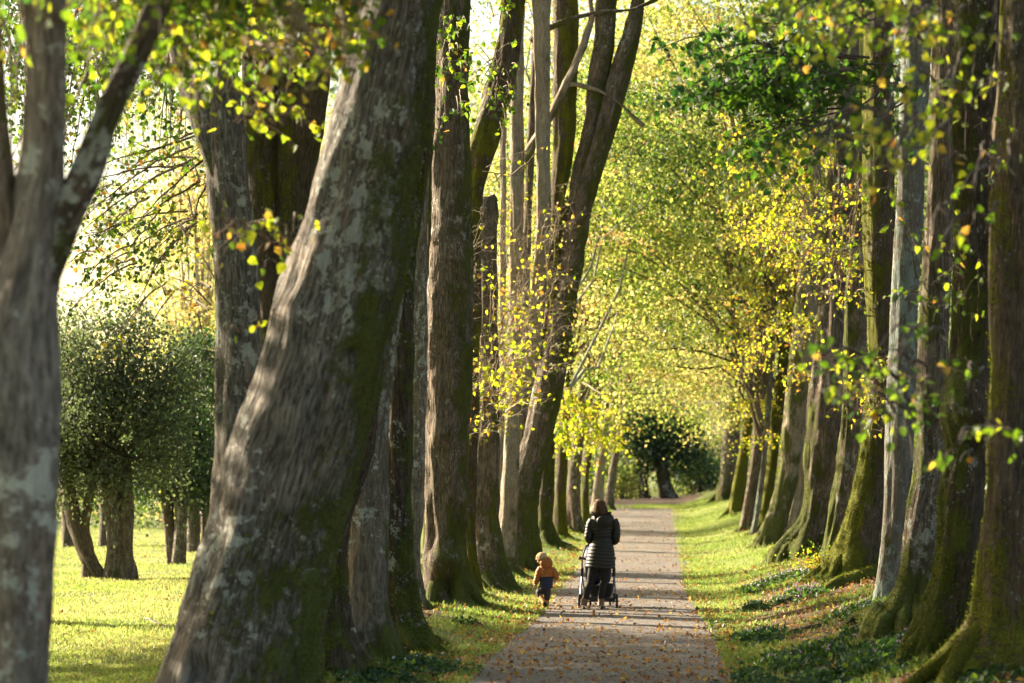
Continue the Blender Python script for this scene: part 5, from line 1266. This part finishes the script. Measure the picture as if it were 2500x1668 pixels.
a = Acc(); sweep(a, [(S(918, 900, .30), .19, .04), (S(918, 1000, .34), .20, .05), (S(918, 1090, .40), .19, .06), (S(918, 1125, .52), .17, .06), (S(918, 1130, .66), .15, .03)], 24, steps=30, wob=.006); a.build('seat', NAVY, pram)
# sagging fabric basket
a = Acc(); r0 = []
for f_ in np.linspace(0, 1, 8):
    z_ = 1150+f_*140; k_ = 1-0.28*f_**2; ring = [S(945+145*k_*sgnx, z_, .30+.22*k_*sgny) for sgnx, sgny in [(math.copysign(abs(math.cos(t_))**0.5, math.cos(t_)), math.copysign(abs(math.sin(t_))**0.5, math.sin(t_))) for t_ in np.linspace(0, 2*math.pi, 32, endpoint=False)]]
    r0.append(ring)
V_ = np.array(r0); V_[..., 2] -= 0.03*np.sin(np.linspace(0, 4*math.pi, 32))[None]*np.linspace(1, 0, 8)[:, None]
a.add(V_.reshape(-1, 3), grid_faces(8, 32)); cc = V_[-1].mean(0); VV = np.vstack([V_[-1], cc[None]]); j = np.arange(32); a.add(VV, np.stack([j, (j+1) % 32, np.full(32, 32)], -1))
o = a.build('basket', BLACK, pram); so_ = o.modifiers.new('thickness', 'SOLIDIFY'); so_.thickness = 0.006
a = Acc(); ellip(a, S(905, 1205, .22), (0.085, 0.09, 0.07), 28, 18, 0.016, 18); ellip(a, S(950, 1180, .26), (0.07, 0.08, 0.06), 24, 16, 0.014, 22)
bg_ = remeshed(a, 'changing_bag', BAGM, None, 0.008, 2); bg_.location = (0, 0, 0)
tag(bg_, 'crumpled grey bag lying in the basket of the pushchair', 'bag')

# ================================================================== CAMERA, LIGHT, WORLD
cam = bpy.data.cameras.new('camera'); co = bpy.data.objects.new('camera', cam); COL.objects.link(co)
co.location = (0, 0, H); co.rotation_euler = (math.radians(90), 0, 0)
cam.sensor_width = 36; cam.lens = 36*F/2350; cam.shift_x = (1175-CX)/2350; cam.shift_y = (CY-784)/2350
cam.clip_end = 3000; cam.clip_start = 0.1
cam.dof.use_dof = True; cam.dof.focus_distance = 32.0; cam.dof.aperture_fstop = 2.0
bpy.context.scene.camera = co
sl = bpy.data.lights.new('sun', 'SUN'); so = bpy.data.objects.new('sun', sl); COL.objects.link(so)
so.rotation_euler = Vector(SUN).to_track_quat('Z', 'Y').to_euler(); so.location = tuple(SUN*60)
sl.energy = 5.0; sl.angle = math.radians(0.7); sl.color = (1.0, 0.86, 0.66)
w = bpy.data.worlds.new('World'); bpy.context.scene.world = w; w.use_nodes = True
nt = w.node_tree; bg = nt.nodes['Background']; sky = nt.nodes.new('ShaderNodeTexSky'); sky.sky_type = 'NISHITA'
sky.sun_disc = False; sky.sun_elevation = SUN_EL; sky.sun_rotation = math.atan2(SUN[0], SUN[1]); sky.dust_density = 3.0; sky.air_density = 1.0
wb = nt.nodes.new('ShaderNodeMix'); wb.data_type = 'RGBA'; wb.blend_type = 'MULTIPLY'; wb.inputs[0].default_value = 1.0; wb.inputs[7].default_value = (1.0, 0.93, 0.80, 1)
nt.links.new(sky.outputs[0], wb.inputs[6]); nt.links.new(wb.outputs[2], bg.inputs[0]); bg.inputs[1].default_value = 0.075
sc = bpy.context.scene
sc.view_settings.view_transform = 'Standard'; sc.view_settings.look = 'None'; sc.view_settings.gamma = 1; sc.view_settings.exposure = 2.25
sc.render.engine = 'CYCLES'
cy = sc.cycles
cy.use_denoising = True
try: cy.denoiser = 'OPENIMAGEDENOISE'
except Exception: pass
cy.max_bounces = 5; cy.diffuse_bounces = 3; cy.transmission_bounces = 3; cy.transparent_max_bounces = 8; cy.glossy_bounces = 2
cy.sample_clamp_indirect = 6; cy.use_adaptive_sampling = True; cy.adaptive_threshold = 0.02

HAZE = 0
if HAZE:
    t = NT('air'); pv = t.n('ShaderNodeVolumePrincipled'); pv.inputs['Color'].default_value = (1, 1, 1, 1); pv.inputs['Density'].default_value = HAZE
    pv.inputs['Anisotropy'].default_value = 0.3
    t.l(pv.outputs[0], t.out.inputs['Volume'])
    x0, x1, y0, y1, z0, z1 = -950, 950, -70, 1250, -1.5, 60
    V = [(x, y, z) for z in (z0, z1) for y in (y0, y1) for x in (x0, x1)]
    f = np.array([(0, 2, 3, 1), (4, 5, 7, 6), (0, 1, 5, 4), (2, 6, 7, 3), (0, 4, 6, 2), (1, 3, 7, 5)])
    o = mesh_obj('haze', V, f.ravel(), np.arange(6)*4, t.m, smooth=False); tag(o, 'thin bright autumn haze in the air', 'haze', kind='stuff')
